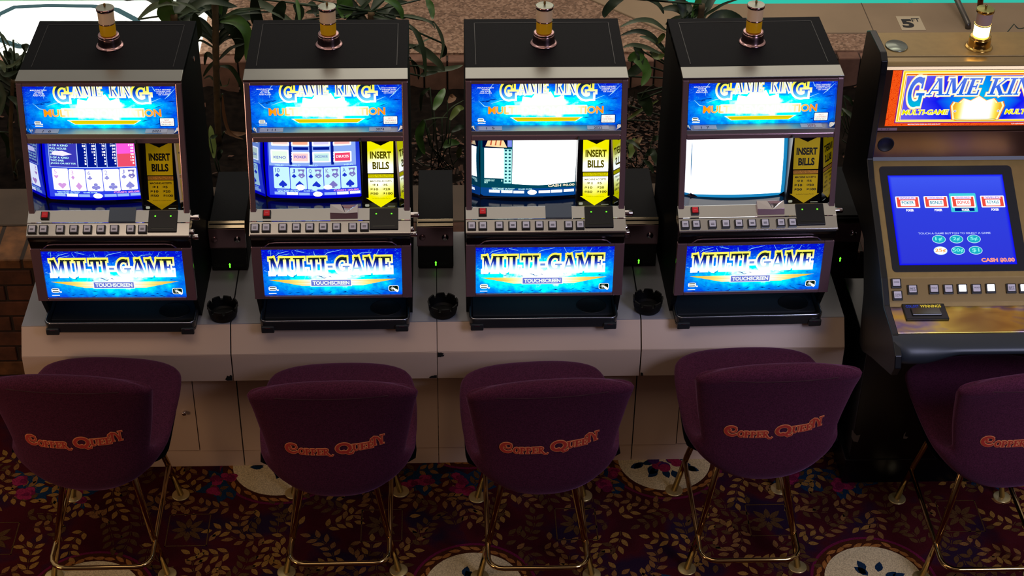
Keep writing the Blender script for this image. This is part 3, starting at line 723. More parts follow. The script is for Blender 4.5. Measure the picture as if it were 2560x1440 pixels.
def signal_lamp(root,x,y,z,lit):
    metal=mat('lamp_chrome','#c8a0a0',.12,1) if not lit else mat('lamp_gold','#d8b060',.15,1)
    b=MB(); c=(x,y,z)
    b.lathe([(0,0),(.0445,0),(.045,.0015),(.0445,.003),(.040,.0052),(.0375,.0058),(.0368,.0075),(.036,.02),(.0352,.0325),(.0348,.034),(.0335,.0348),(.0335,.036),(.0345,.038),(.0345,.0405),(.032,.042),(.0265,.0425),(.0,.0425)],c,metal)
    L=b.build('signal_lamp',root,OFF if not lit else (0,0,0))
    o=OFF if not lit else (0,0,0)
    h1=.082;h2=.128 
    b=MB(); am=mat('amber_lens','#b8860f',.3,emit='#b07f08',es=.22) if not lit else emis('amber_lens_lit','#ffc868',9)
    b.lathe([(.026,.044),(.026,h1)],c,am); b.build('amber_lens',L,o)
    b=MB(); b.lathe([(.0268,h1),(.028,h1+.002),(.0268,h1+.004)],c,metal); b.build('lens_ring',L,o)
    b=MB(); wl=mat('white_lens','#c9a886',.35,emit='#c8a888',es=.12) if not lit else mat('pink_lens','#b89a90',.35)
    b.lathe([(.0262,h1+.004),(.0262,h2)],c,wl); b.build('white_lens',L,o)
    b=MB(); b.lathe([(.0262,h2),(.029,h2),(.0295,h2+.008),(.028,h2+.0095)],c,metal); b.lathe([(.028,h2+.0095),(.001,h2+.012)],c,(mat('lamp_cap_disc','#aab0a0',.3,.7) if not lit else mat('gold_cap_disc','#a8a860',.3,.8)))
    b.lathe([(.003,h2+.011),(.004,h2+.016),(.004,h2+.022),(.0,h2+.025)],c,mat('brass_finial','#8a6a3a',.3,.8),10)
    b.build('lamp_cap',L,o)
    return L

proto=slot_machine()
machines=[proto]+[copy_tree(proto) for _ in range(3)]
spec=[('1  6','2021',False,False,0,'flap'),('1 11','3074',True,False,1,'block'),('1  5','2022',True,True,2,'flap'),('1  7','3075',False,False,3,'block')]
labels=['slot machine showing a mixed poker hand under a red and blue pay table',
'slot machine showing the ten to ace of spades, insert bills panel glowing yellow',
'slot machine with a white window and sandy cone picture on its screen, yellow panel glowing',
'slot machine with a plain glowing white screen and dull yellow insert bills panel']
for i,m in enumerate(machines):
    m.location=(MX[i],0,ZB); m.rotation_euler=(0,0,MYAW[i])
    tag(m,labels[i],'slot machine','upright slot machines in a row on the white base cabinets')
    num,ser,lit,hot,k,acc=spec[i]
    top_sign(m,num,ser,red=(i==3)); belly_glass(m,hot); screen(m,k); bill_panel(m,lit)
    b=MB()
    if acc=='flap':
        b.hexa([(.0,-.197,1.0562),(.0,-.197,1.0582),(.0,-.152,1.0815),(.0,-.152,1.0835),(.086,-.197,1.0562),(.086,-.197,1.0582),(.086,-.152,1.0815),(.086,-.152,1.0835)],mat('smoky_clear_plastic','#56606c',.08,.35))
        q=b.build('card_flap',m,OFF); q['label']='grey translucent plastic flap lying on the deck'
    else:
        b.prism_x([(-.158,1.0772),(-.193,1.0578),(-.184,1.076),(-.158,1.090),(-.150,1.080)],.0,.09,DCHROME,.001)
        q=b.build('card_reader',m,OFF); q['label']='chrome wedge with a notch, lit by the screen'
        b=MB(); b.add([(.0,-.1845,1.0768),(.05,-.190,1.0775),(.09,-.1845,1.0768),(.09,-.158,1.0915),(.072,-.168,1.086),(.044,-.168,1.086),(.034,-.158,1.0915),(.0,-.158,1.0915)],[(0,1,2,3,4,5,6,7)],CHROME)
        b.build('reader_plate',q,OFF)

# ================================================================== TICKET PRINTER BOXES
def ticket_box():
    r=empty('ticket_printer',(0,0,ZB)); w=.127; o=(0,0,0)
    def sh(b,nm,p=r): return b.build(nm,p,(0,0,ZB))
    b=MB(); b.prism_x([(.118,.645),(.122,.73),(.122,.832),(.46,.836),(.46,.645)],-w/2+.004,w/2,mat('box_black','#06090e',.6,spec=.12,bump=(300,.2)),.002); sh(b,'body')
    b=MB(); b.prism_x([(.113,.817),(.113,.8215),(.134,.838),(.134,.832),(.118,.815)],-w/2,w/2,mat('gold_chrome','#c8bea0',.12,1),.0006); sh(b,'top_lip')
    b=MB(); b.prism_x([(.114,.735),(.112,.742),(.112,.816),(.121,.816),(.121,.735)],-w/2,w/2,DCHROME,.001); mp=sh(b,'mirror_panel')
    b=MB(); b.lathe([(.012,.0),(.012,-.004),(.009,-.008),(0,-.008)],(.035,.112,.775),CHROME,20,'y'); b.box(.034,.036,.1035,.104,.770,.780,BLKP); b.build('lock',mp,(0,0,ZB))
    b=MB(); b.lathe([(.011,.0),(.011,-.003),(.009,-.004),(0,-.004)],(-.045,.112,.775),DCHROME,20,'y'); b.build('lock',mp,(0,0,ZB))
    b=MB(); b.prism_x([(.108,.649),(.112,.735),(.121,.735),(.121,.649)],-w/2+.002,w/2-.002,BLKP,.001)
    A=Art(0,1,0,1,planemap((0,.1075,.649),(1,0,0),(0,.004,.086))); A.mb=b
    gm=mat('grey_print','#3c4844',.6)
    A.text('COLLECT',-.055,-.012,.012,.021,gm,0,h=1); A.text('TICKET',.014,.05,.012,.021,gm,0,h=1)
    A.rect(-.0012,.0032,.008,.024,GREENLED,1); A.poly([(-.003,.020),(.005,.020),(.001,.027)],GREENLED,2)
    sh(b,'ticket_front')
    return r
tb=ticket_box(); tbs=[tb]+[copy_tree(tb) for _ in range(3)]
for i,(t,x) in enumerate(zip(tbs,(.3235,1.048,1.768,2.489))):
    t.location=(x,0,ZB)
    tag(t,['black ticket box between the mixed-hand poker machine and the spades poker machine','black ticket box right of the machine showing spades','black ticket box with pinkish mirror front left of the white-screen machine','black ticket box beside the white-screen machine, next to the gold machine'][i],'ticket box','black collect ticket boxes between the machines')
# ================================================================== WHITE BASE CABINETS
SE=[-.3486,.3549,1.0516,1.7498,2.4492]
def base_unit(x0,x1,first,lastu,g0,g1,lab):
    r=empty('base_cabinet',((x0+x1)/2,0,0)); off=((x0+x1)/2,0,0); a=x0+g0; c=x1-g1
    WT=mat('white_laminate_shaded','#8f9096',.4,spec=.4)  # greyer laminate: shade between the machines is put into this colour
    b=MB(); b.prism_x([(-.19,.0),(-.19,.443),(-.252,.443),(-.258,.45),(-.258,.557),(-.2,.636),(-.2,.50),(.24,.5),(.24,0)],a+.001,c-.001,GAP)
    b.build('carcass',r,off)
    b=MB(); b.box(a,c,-.2,.345,.625,.6413,WT,.001); b.build('counter_top',r,off)
    b=MB(); b.hexa([(a,-.262,.5575),(a,-.2015,.6395),(a,-.252,.5605),(a,-.195,.635),(c,-.262,.5575),(c,-.2015,.6395),(c,-.252,.5605),(c,-.195,.635)],WHITE,.0008); b.build('sloped_panel',r,off)
    b=MB(); b.box(a,c,-.2625,-.25,.443,.5565,WHITE,.0008)
    b.build('apron',r,off)
    L=x0+.158; Rr=x1-.155
    b=MB(); b.box(a,L-.0015,-.200,-.188,.075,.443,WHITE,.0006); b.build('side_panel',r,off); b=MB(); b.box(Rr+.0015,c,-.200,-.188,.075,.443,WHITE,.0006); b.build('side_panel',r,off)
    b=MB(); b.box(L+.0015,Rr-.0015,-.2005,-.188,.078,.443,WHITE,.0006); d=b.build('door',r,off)
    b=MB(); b.lathe([(.008,0),(.0085,-.012),(.006,-.014),(0,-.014)],(Rr-.038,-.2,.256),CHROME,16,'y'); b.build('lock',d,off)
    b=MB(); b.box(a,c,-.198,-.186,.0,.073,WHITE,.0006); b.build('kickboard',r,off)
    tag(r,lab,'cabinet','white laminate base cabinets under the slot machines')
    return r
bu=[]
for i,(g0,g1,lab) in enumerate(((0,.0035,'white laminate base cabinet at the end of the row beside the brick wall'),(.0005,.001,'white laminate base cabinet under the machine showing spades'),(.001,.003,'white laminate base cabinet under the machine with the cone picture'),(.001,0,'white laminate base cabinet at the row end nearest the gold machine'))):
    bu.append(base_unit(SE[i],SE[i+1],i==0,i==3,g0,g1,lab))
# chipped laminate corners, as part of the aprons
def chip(cx,cz,w,h,par,sgn,seed):
    rn=random.Random(seed); b=MB(); pts=[(0,0)]
    for k in range(7):
        a=k/6*PI/2; pts.append((sgn*w*math.cos(a)*rn.uniform(.7,1.1),h*math.sin(a)*rn.uniform(.7,1.1)))
    ox=par.location.x
    P=[(cx+p[0]-ox,-.2632,cz+p[1]) for p in pts]
    b.add(P,[(0,i,i+1) for i in range(1,len(P)-1)],GAP); ap=[c for c in kids(par) if c.name.startswith('apron')][0]
    b.build('chipped_edge',ap)
chip(SE[1]-.004,.445,.026,.03,bu[0],-1,1); chip(SE[2]+.002,.545,.024,.014,bu[2],1,2); chip(SE[2]+.002,.545,.022,-.012,bu[2],1,5); chip(SE[2]-.002,.445,.032,.014,bu[1],-1,3); chip(SE[3]+.002,.444,.012,.018,bu[3],1,4)
# ================================================================== ASHTRAYS
def ashtray():
    b=MB(); m=mat('melamine_black','#030304',.55,spec=.25); n=96
    prof_o=[(.040,.0),(.045,.006),(.0485,.02),(.050,.038),(.0525,.05)]; prof_i=[(.0475,.05),(.0455,.038),(.042,.014),(.034,.009),(.0,.008)]
    vs=[];fs=[]; allp=[(0,0)]+prof_o+prof_i
    for j,(r,h) in enumerate(allp):
        for k in range(n):
            a=2*PI*k/n; hh=h
            if h>=.049:
                hh=h-.0115*(1 if (k%12 in (0,1,2)) else 0)
            vs.append((r*math.cos(a),r*math.sin(a),hh))
    for j in range(len(allp)-1):
        for k in range(n): fs.append((j*n+k,j*n+(k+1)%n,(j+1)*n+(k+1)%n,(j+1)*n+k))
    b.add(vs,fs,m,False); return b.build('ashtray')
a0=ashtray(); al=[a0,a0.copy(),a0.copy()]
for q in al[1:]: COL.objects.link(q)
for q,p,rz,lb in zip(al,((.326,-.158),(1.073,-.153),(1.776,-.143)),(.1,.5,.2),('round black notched ashtray beside the mixed-hand poker machine','round black notched ashtray left of the cone picture machine','round black notched ashtray left of the white-screen machine')):
    q.location=(p[0],p[1],.6414); q.rotation_euler=(0,0,rz); tag(q,lb,'ashtray','black ashtrays on the white cabinets')
# ================================================================== GOLD MACHINE
GOLD=mat('gold_paint','#9c8350',.4,.35,noise=(40,.06)); BRONZE=mat('bronze_gloss','#5a3f33',.16,.55)
DK2=mat('slate_plastic','#262c31',.42); FOIL=None
def foilmat():
    m,t,b=base_mat('holographic_gold_foil'); b.inputs['Metallic'].default_value=1; b.inputs['Roughness'].default_value=.3
    tc=t.new('ShaderNodeTexCoord'); n=t.new('ShaderNodeTexNoise'); mp=t.new('ShaderNodeMapping'); mp.inputs['Scale'].default_value=(2.2,6,1)
    n.inputs['Scale'].default_value=1.6; n.inputs['Detail'].default_value=3; n.inputs['Distortion'].default_value=.4
    t.link(tc.outputs['Object'],mp.inputs[0]); t.link(mp.outputs[0],n.inputs[0])
    t.link(t.ramp(n.outputs[0],[(.3,lin('#a08040')),(.45,lin('#c8ac50')),(.52,lin('#8a7890')),(.62,lin('#d8b850')),(.75,lin('#9a7c48'))]),b.inputs['Base Color']); return m
FOIL=foilmat()
g=empty('gold_slot_machine',(2.835,0,0)); GO=(2.835,0,0)
tag(g,'gold and black slot machine with a flat blue touchscreen and a red framed sign','slot machine')
b=MB()
X0,X1=2.487,3.183
side=[(-.05,.95),(.25,.955),(.215,1.35),(.187,1.535),(.15,1.555),(-.01,1.562),(-.042,1.545),(-.047,1.50),(-.044,1.18),(-.10,1.135),(-.42,.962),(-.495,.903),(-.63,.893),(-.70,.86),(-.715,.82),(-.69,.775),(-.45,.66),(-.34,.60),(-.29,.60),(-.25,.78),(-.155,.93)]
for a,c in ((X0,X0+.022),(X1-.022,X1)): b.prism_x(side,a,c,mat('side_black','#07090d',.35),.003)
b.box(X0+.02,X1-.02,-.335,.085,0.0,.60,mat('lower_black','#05080c',.3),.003); b.box(X0+.006,X1-.006,-.338,.09,0.0,.11,mat('lower_black','#05080c',.3),.003); b.box(X0+.115,X1-.115,-.30,.085,.58,.95,mat('lower_black','#05080c',.3),.003)
b.prism_x([(.185,1.52),(.21,1.35),(.24,.96),(.08,.94),(-.1,.94),(-.3,.9),(-.4,.93),(-.05,1.12),(-.02,1.18),(-.02,1.50)],X0+.02,X1-.02,mat('lower_black','#05080c',.3))
b.build('cabinet',g,GO)
b=MB(); b.prism_x([(.186,1.515),(.186,1.528),(.02,1.530),(.018,1.515)],X0+.012,X1-.012,GOLD,.001); b.build('top_panel',g,GO)
b=MB(); b.lathe([(0,.0),(.034,.0),(.036,.002),(.034,.0045),(0,.006)],(2.565,.086,1.529),mat('vent_silver','#8f988c',.25,.8),32,sx=1.02,sy=1.15); q=b.build('round_vent',g,GO); q['label']='round silvery disc near the back left corner of the gold top'
# rounded bead and upper bronze face
b=MB(); b.prism_x([(.016,1.527),(-.012,1.526),(-.028,1.518),(-.034,1.506),(-.0,1.50)],X0+.012,X1-.012,mat('gold_bead','#9a845a',.25,.6),.002); b.build('top_bead',g,GO)
b=MB(); b.box(X0+.012,X1-.012,-.0285,-.01,1.277,1.507,BRONZE,.001); b.build('upper_face',g,GO)
b=MB(); b.box(X0+.006,X1-.006,-.033,-.01,1.178,1.275,BRONZE,.002)
b.build('speaker_strip',g,GO)
b=MB(); b.lathe([(0,-.0335),(.024,-.0335),(.026,-.036),(.028,-.0335)],(2.5467,0,1.2277),mat('speaker_black','#0a0a0e',.5),32,'y'); q=b.build('speaker',g,GO)
b=MB(); b.lathe([(0,-.0335),(.024,-.0335),(.026,-.036),(.028,-.0335)],(3.12,0,1.2277),mat('speaker_black'),32,'y'); b.build('speaker',g,GO)
# sign: true plane y=-.03
A=Art(2.534,3.13,1.296,1.504,planemap((0,-.0295,0),(1,0,0),(0,0,1)))
def redfn(t,uv,u,v):
    n=t.new('ShaderNodeTexNoise'); n.inputs['Scale'].default_value=26; n.inputs['Detail'].default_value=0; n.inputs['Distortion'].default_value=2
    mp=t.new('ShaderNodeMapping'); mp.inputs['Scale'].default_value=(2.8,1,1); t.link(uv,mp.inputs[0]); t.link(mp.outputs[0],n.inputs[0])
    return t.ramp(n.outputs[0],[(.44,lin('#ff5c18')),(.48,lin('#d82800')),(.52,lin('#d82800')),(.56,lin('#ff5c18'))]),.95
A.grid(2.534,3.13,1.296,1.504,emis_nodes('sign_red_maze',redfn),2,2)
YG=emis('frame_yellow','#ffd820',1); CR=emis('frame_cream','#fff3b0',1.25); OG=emis('frame_orange','#f07010',1)
def bfn(t,uv,u,v):
    d=t.math('ABSOLUTE',t.math('SUBTRACT',u,.5)); e=t.math('MULTIPLY',t.math('ABSOLUTE',t.math('SUBTRACT',v,.45)),.3)
    return t.ramp(t.math('ADD',d,e),[(.0,lin('#00c8f0')),(.12,lin('#0094f8')),(.24,lin('#1018f0')),(.34,lin('#3a3cf8')),(.5,lin('#7060f0'))]),1.0
cx=2.83
x0,x1,z0,z1=2.5675,3.092,1.311,1.504
A.rect(x0-.004,x1+.004,z0-.004,z1+.002,emis('frame_violet','#a02890',.8),1)
A.rect(x0,x1,z0,z1,CR,2); A.rect(x0+.002,x1-.002,z0+.002,z1-.003,YG,3); A.rect(x0+.008,x1-.008,z0+.006,z1-.008,CR,4); A.rect(x0+.011,x1-.011,z0+.0075,z1-.012,OG,5) ; A.rect(x0+.013,x1-.013,z0+.009,z1-.018,CR,6)
A.rect(x0+.0145,x1-.0145,z0+.0105,z1-.0195,emis_nodes('sign_inner_blue',bfn),7)
def lf(t,uv,u,v): return t.ramp(v,[(.42,lin('#00b8e0')),(.6,lin('#2060e8')),(.85,lin('#5a7ce8'))]),1.0
LF=emis_nodes('sign_letter_blue',lf)
for st,a,c_,zb,zt,i0 in (('G',2.588,2.646,1.372,1.479,0),('AME',2.652,2.824,1.4125,1.476,1),('KING',2.853,3.062,1.4125,1.476,1)):
    sh=.16
    A.slab(st,a,c_,zb,zt,OG,.10,sh if i0 else .06,h=8); A.slab(st,a,c_,zb,zt,CR,.085,sh if i0 else .06,h=9); A.slab(st,a,c_,zb,zt,E_WHITE1,.05,sh if i0 else .06,h=10); A.slab(st,a,c_,zb,zt,LF,-.01 if i0 else .0,sh if i0 else .06,h=11)
def crown(s,m,h):
    P=[(-.076,.0),(-.088,.05),(-.081,.066),(-.064,.062),(-.05,.078),(-.026,.07),(0,.0875),(.026,.07),(.05,.078),(.064,.062),(.081,.066),(.088,.05),(.076,0),(.06,-.004),(-.06,-.004)]
    A.poly([(cx+x*s,1.322+.04+(z-.04)*s) for x,z in P],m,h)
crown(1.04,OG,8); crown(1.0,CR,9); 
def cfn(t,uv,u,v):
    d=t.math('ABSOLUTE',t.math('SUBTRACT',u,.4966)); return t.ramp(d,[(.0,(1,1,1)),(.07,(1,1,.9)),(.10,(1,.85,.1)),(.125,(.9,.45,.02))]),t.ramp(d,[(.02,(2.2,)*3),(.09,(1.,)*3)])
crown(.93,emis_nodes('crown_glow',cfn),10)
A.rect(cx-.07,cx+.07,1.3215,1.3235,emis('crown_line','#a89000',1),11)
for sx in (-1,1): A.poly(arc(cx+sx*.072,1.353,.005,.005,0,330,10),E_WHITE1,11); A.poly(arc(cx+sx*.072,1.353,.003,.003,0,330,10),E_VIO,12)
for a in (2.584,2.925):
    A.text('MULTI-GAME',a-.002,a+.152,1.3385,1.360,CR,.07,.15,h=8); A.text('MULTI-GAME',a,a+.15,1.3405,1.358,emis('yellow_lettering','#f0e800',1),.02,.15,h=9)
A.text('MALFUNCTION VOIDS ALL PAYS AND PLAYS',2.61,2.718,1.3005,1.3045,E_WHITE1,.02,h=2); A.text('PLAY RESPONSIBLY AND HAVE A GOOD TIME',2.955,3.06,1.3005,1.3045,E_WHITE1,.02,h=2)
q=A.mb.build('top_sign_glass',g,GO); q['label']='backlit red framed sign with blue lettering and a gold crown'
A=Art(0,1,0,1,planemap((0,-.0290,0),(1,0,0),(0,0,1))); A.rect(2.497,2.577,1.279,1.2895,mat('label_mauve','#9a8088',.5),1); A.text('1  12',2.525,2.552,1.281,1.288,INK,0,h=2); A.mb.build('number_label',g,GO)
# monitor plate
po=Vector((0,-.018,1.168)); pu=Vector((0,-.41+.018,.955-1.168)).normalized(); pn=Vector((0,-pu.z*-1,0)); up=-pu; nrm=Vector((1,0,0)).cross(up)
def mp(x,s,h=0): return tuple(po+Vector((x,0,0))+pu*s+nrm*h)       # s: distance down the slope
L5=(Vector((0,-.41,.955))-po).length
def slab5(x0,x1,s0,s1,h0,h1,m,bev=.001,tgt=None):
    P=[mp(x,s,h) for x in (x0,x1) for s in (s0,s1) for h in (h0,h1)]
    tgt.hexa(P,m,bev)
b=MB(); slab5(2.497,3.172,.0,L5,-.01,.0,GOLD,.0008,b); b.build('monitor_bezel',g,GO)
def sof(p): return (Vector((0,p[0],p[1]))-Vector((0,po.y,po.z))).dot(pu)
s0,s1=sof((-.0485,1.151)),sof((-.394,.9638)); t0,t1=sof((-.0795,1.134)),sof((-.3727,.9752))
b=MB(); 
def rr5(x0,x1,s0,s1,r,h,m,tgt):
    pts=arc(x1-r,s1-r,r,r,0,90,5)+arc(x0+r,s1-r,r,r,90,180,5)+arc(x0+r,s0+r,r,r,180,270,5)+arc(x1-r,s0+r,r,r,270,360,5)
    n=len(pts); vs=[mp(x,s,h) for x,s in pts]+[mp(x,s,-.002) for x,s in pts]
    tgt.add(vs,[tuple(range(n))]+[(i,(i+1)%n,n+(i+1)%n,n+i) for i in range(n)],m)
rr5(2.530,2.975,s0,s1,.014,.0015,mat('monitor_surround_navy','#0d1322',.22),b); b.build('monitor_surround',g,GO)
A=Art(2.555,2.9408,0,t1-t0,planemap(mp(0,t1,.002),(1,0,0),tuple(-pu)))
H5=t1-t0
def s5(t,uv,u,v):
    n=t.new('ShaderNodeTexNoise'); n.inputs['Scale'].default_value=220; t.link(uv,n.inputs[0])
    e=t.math('MAXIMUM',t.math('ABSOLUTE',t.math('SUBTRACT',u,.5)),t.math('ABSOLUTE',t.math('SUBTRACT',v,.5)))
    c=t.ramp(t.math('ADD',v,t.math('MULTIPLY',t.math('SUBTRACT',n.outputs[0],.5),.1)),[(0,lin('#3038d8')),(.6,lin('#3040e0')),(1,lin('#4058f4'))])
    k=t.ramp(e,[(.47,(0,0,0)),(.5,(1,1,1))]); return t.mix(k,c,lin('#0804f8')),1.0
A.rect(2.555,2.9408,0,H5,emis_nodes('touchscreen_blue',s5),0)
U=lambda u:2.555+.3858*u; V=lambda v:H5*(1-v)
for i,u in enumerate((.04,.285,.52,.775)):
    if i==2: A.rrect(U(u-.012),U(u+.218),V(.42),V(.21),.003,emis('pick_teal','#40c8d8',1.1),1); A.rect(U(u+.02),U(u+.19),V(.41),V(.375),E_DARK,2)
    A.rrect(U(u),U(u+.205),V(.37),V(.24),.003,E_CARD,2); A.rect(U(u+.01),U(u+.195),V(.36),V(.25),emis('tile_red','#f05040',1),3)
    A.rrect(U(u+.04),U(u+.165),V(.35),V(.285),.002,E_CARD,4); A.rrect(U(u+.03),U(u+.175),V(.275),V(.245),.001,emis('tile_band','#f4d8f8',1.1),4)
    A.text(('BONUS','DOUBLE','DEUCES WILD','WILD')[i],U(u+.045),U(u+.16),V(.275),V(.25),E_VIO,0,h=5); A.text(('POKER','BONUS','BONUS','ROYALS')[i],U(u+.05),U(u+.155),V(.33),V(.295),emis('tile_ink','#1c90a8',1) if i!=2 else emis('tile_red','#f05040'),.03,h=5)
    A.text('POKER',U(u+.08),U(u+.145),V(.41),V(.385),E_CARD,.03,h=5)
A.text('TOUCH A GAME BUTTON TO SELECT A GAME',U(.195),U(.815),V(.665),V(.645),emis('prompt_text','#b8c8f8',1.1),.02,h=2)
for i,t in enumerate(('1¢','2¢','5¢','25¢','50¢','$1')):
    c0=.365+.15*(i%3); r0=.72+.125*(i//3)
    A.poly(arc(U(c0),V(r0),.0225,.0155,0,350,24),emis('coin_rim','#c0e8f8',1.1),1); A.poly(arc(U(c0),V(r0),.0205,.0135,0,350,24),emis('coin_teal','#18b0c8',1) if i!=3 else emis('coin_white','#ffe8e8',1.4),2)
    w=.012*len(t)/2; A.text(t,U(c0)-w,U(c0)+w,V(r0)-.0075,V(r0)+.0075,emis('coin_text','#88f0e8',1.1) if i!=3 else emis('coin_orange','#f8a030',1),.02,h=3)
A.text('CASH $0.00',U(.70),U(.985),V(.98),V(.93),emis('cash_peach','#ff9a80',1.1),.05,h=2)
q=A.mb.build('touchscreen',g,GO); q['label']='flat blue touchscreen with four game tiles and six round coin buttons'
# button strip
po2=Vector((0,-.411,.955)); pu2=Vector((0,-.49+.411,.893-.955)); L6=pu2.length; pu2.normalize(); n2=Vector((1,0,0)).cross(-pu2)
b=MB()
def m2(x,s,h): return tuple(po2+Vector((x,0,0))+pu2*s+n2*h)
b.hexa([m2(x,s,h) for x in (2.492,3.178) for s in (-.002,L6) for h in (-.012,.0)],GOLD,.0008)
b.hexa([m2(x,s,h) for x in (2.5,3.17) for s in (.004,.085) for h in (-.001,.0015)],mat('gold_plate','#927a4c',.35,.4),.0007); b.build('button_strip',g,GO)
WL=emis('lit_button_cap','#f4f4ff',1.9)
for i,(x,y,z,lit) in enumerate([(2.5356,-.4267,.9407,0),(2.5366,-.458,.9139,0),(2.5869,-.4433,.9265,0),(2.6567,-.4428,.9269,0),(2.7036,-.4432,.9265,0),(2.7494,-.4426,.9271,1),(2.7951,-.443,.9267,0),(2.8422,-.4424,.9273,1),(2.9089,-.4429,.9268,0),(2.9507,-.4433,.9265,1),(3.0,-.4433,.9265,0)]):
    s=(Vector((0,y,z))-Vector((0,po2.y,po2.z))).dot(pu2); w=.0165
    b=MB(); b.hexa([m2(x+a,s+c,h) for a in (-w,w) for c in (-w,w) for h in (.001,.008)],BLKP,.002); o=b.build('button',g,GO)
    b=MB(); v=w*.72; b.hexa([m2(x+a,s+c,h) for a in (-v,v) for c in (-v-.001,v-.002) for h in (.008,.012)],WL if lit else mat('grey_button_cap','#b4aeb8',.35,emit='#b8b0c0',es=.2),.0015)
    if lit: o['label']='button glowing white'
    else:
        AA=Art(0,1,0,1,lambda a,c,h,x=x,s=s: m2(x+a,s-c,.0123)); AA.mb=b
        t=['CHANGE','CASH OUT','BET ONE','HOLD','HOLD','','HOLD','','BET MAX','','DEAL'][i].split()
        for k,wd in enumerate(t): AA.text(wd,-.009,.009,(.0005-.006*k)+.0,.005-.006*k,BINK,.02,h=0)
    b.build('button_cap',o,GO)
b=MB(); b.prism_x([(-.487,.894),(-.49,.8955),(-.625,.893),(-.628,.885),(-.487,.88)],X0+.01,X1-.01,FOIL,.001); q=b.build('foil_ledge',g,GO); q['label']='shiny gold holographic ledge'
b=MB(); b.hexa([(2.549,-.482,.895),(2.549,-.482,.903),(2.547,-.562,.893),(2.547,-.562,.901),(2.686,-.482,.895),(2.686,-.482,.903),(2.686,-.562,.893),(2.686,-.562,.901)],BLKP,.003)
b.hexa([(2.57,-.515,.90),(2.57,-.51,.9075),(2.57,-.548,.9),(2.57,-.545,.9065),(2.665,-.515,.9),(2.665,-.51,.9075),(2.665,-.548,.9),(2.665,-.545,.9065)],BLKG,.002)
A=Art(0,1,0,1,planemap((0,-.508,.9025),(1,0,0),(0,.02,.002))); A.mb=b; A.text('COLLECT',2.558,2.60,.004,.015,emis('blue_print','#3848c8',.8),.02,h=1); A.text('WINNINGS',2.605,2.672,.003,.016,mat('gold_print','#d8c040',.3,.5,emit='#c8b020',es=.5),.02,h=1)
b.build('ticket_slot',g,GO)
# padded front bolster with a scalloped lower edge
b=MB(); nx=40; prof=12
vs=[];fs=[]
for i in range(nx+1):
    x=X0+(X1-X0)*i/nx; d=min(x-X0,X1-x)
    low=.795 if d<.09 else (.795+.045*(.5-.5*math.cos(PI*min(1,(d-.09)/.13))))
    ins=.03*max(0,1-d/.05)**2
    for k in range(prof+1):
        a=k/prof*PI
        y=-.63-(.068-ins)*math.sin(a)*1.0; z=(.891+low)/2+(.891-low)/2*math.cos(a)
        vs.append((x,y,z))
for i in range(nx):
    for k in range(prof): a=i*(prof+1)+k; fs.append((a,a+1,a+prof+2,a+prof+1))
b.add(vs,fs,DK2,True)
b.box(X0+.01,X1-.01,-.632,-.28,.81,.885,DK2,.004)
b.build('front_bolster',g,GO)
for pts in ([(2.485,.25),(2.487,.215),(2.497,.195),(2.513,.19),(2.518,.225),(2.505,.222),(2.494,.235)],[(2.672,.225),(2.678,.235),(2.676,.215),(2.69,.212),(2.684,.203),(2.672,.205)]):
    b=MB(); b.add([(x+.014,-.3365,z) for x,z in pts],[tuple(range(len(pts)))],mat('torn_paper','#6e6a68',.8)); b.build('torn_sticker',g,GO)
signal_lamp(g,2.836,.082,1.529,True).name='signal_lamp'
for c in list(kids(g)):
    if c.name.startswith('signal_lamp'):
        for q in [c]+kids(c): q.data.transform(Matrix.Translation((-2.835,0,0)))
# ================================================================== STOOLS
FAB=None
def fabric():
    m,t,b=base_mat('plum_wool_fabric'); tc=t.new('ShaderNodeTexCoord'); n=t.new('ShaderNodeTexNoise'); n.inputs['Scale'].default_value=260; n.inputs['Detail'].default_value=2
    t.link(tc.outputs['Object'],n.inputs[0]); t.link(t.ramp(n.outputs[0],[(.3,lin('#351422')),(.7,lin('#512136'))]),b.inputs['Base Color'])
    b.inputs['Roughness'].default_value=.95; b.inputs['Specular IOR Level'].default_value=.1; b.inputs['Sheen Weight'].default_value=.35; b.inputs['Sheen Roughness'].default_value=.4; b.inputs['Sheen Tint'].default_value=(*lin('#a87098'),1)  # purple cast of the blue signs is mixed into fabric and sheen colours
    bp=t.new('ShaderNodeBump'); bp.inputs['Strength'].default_value=.25; bp.inputs['Distance'].default_value=.001; t.link(n.outputs[0],bp.inputs['Height']); t.link(bp.outputs[0],b.inputs['Normal']); return m
FAB=fabric()
def cr(P,t):
    n=len(P)-1; x=t*n; i=min(int(x),n-1); f=x-i
    g_=lambda k:P[max(0,min(n,k))]
    p0,p1,p2,p3=g_(i-1),g_(i),g_(i+1),g_(i+2)
    return tuple(.5*((2*b_)+(-a_+c_)*f+(2*a_-5*b_+4*c_-d_)*f*f+(-a_+3*b_-3*c_+d_)*f**3) for a_,b_,c_,d_ in zip(p0,p1,p2,p3))
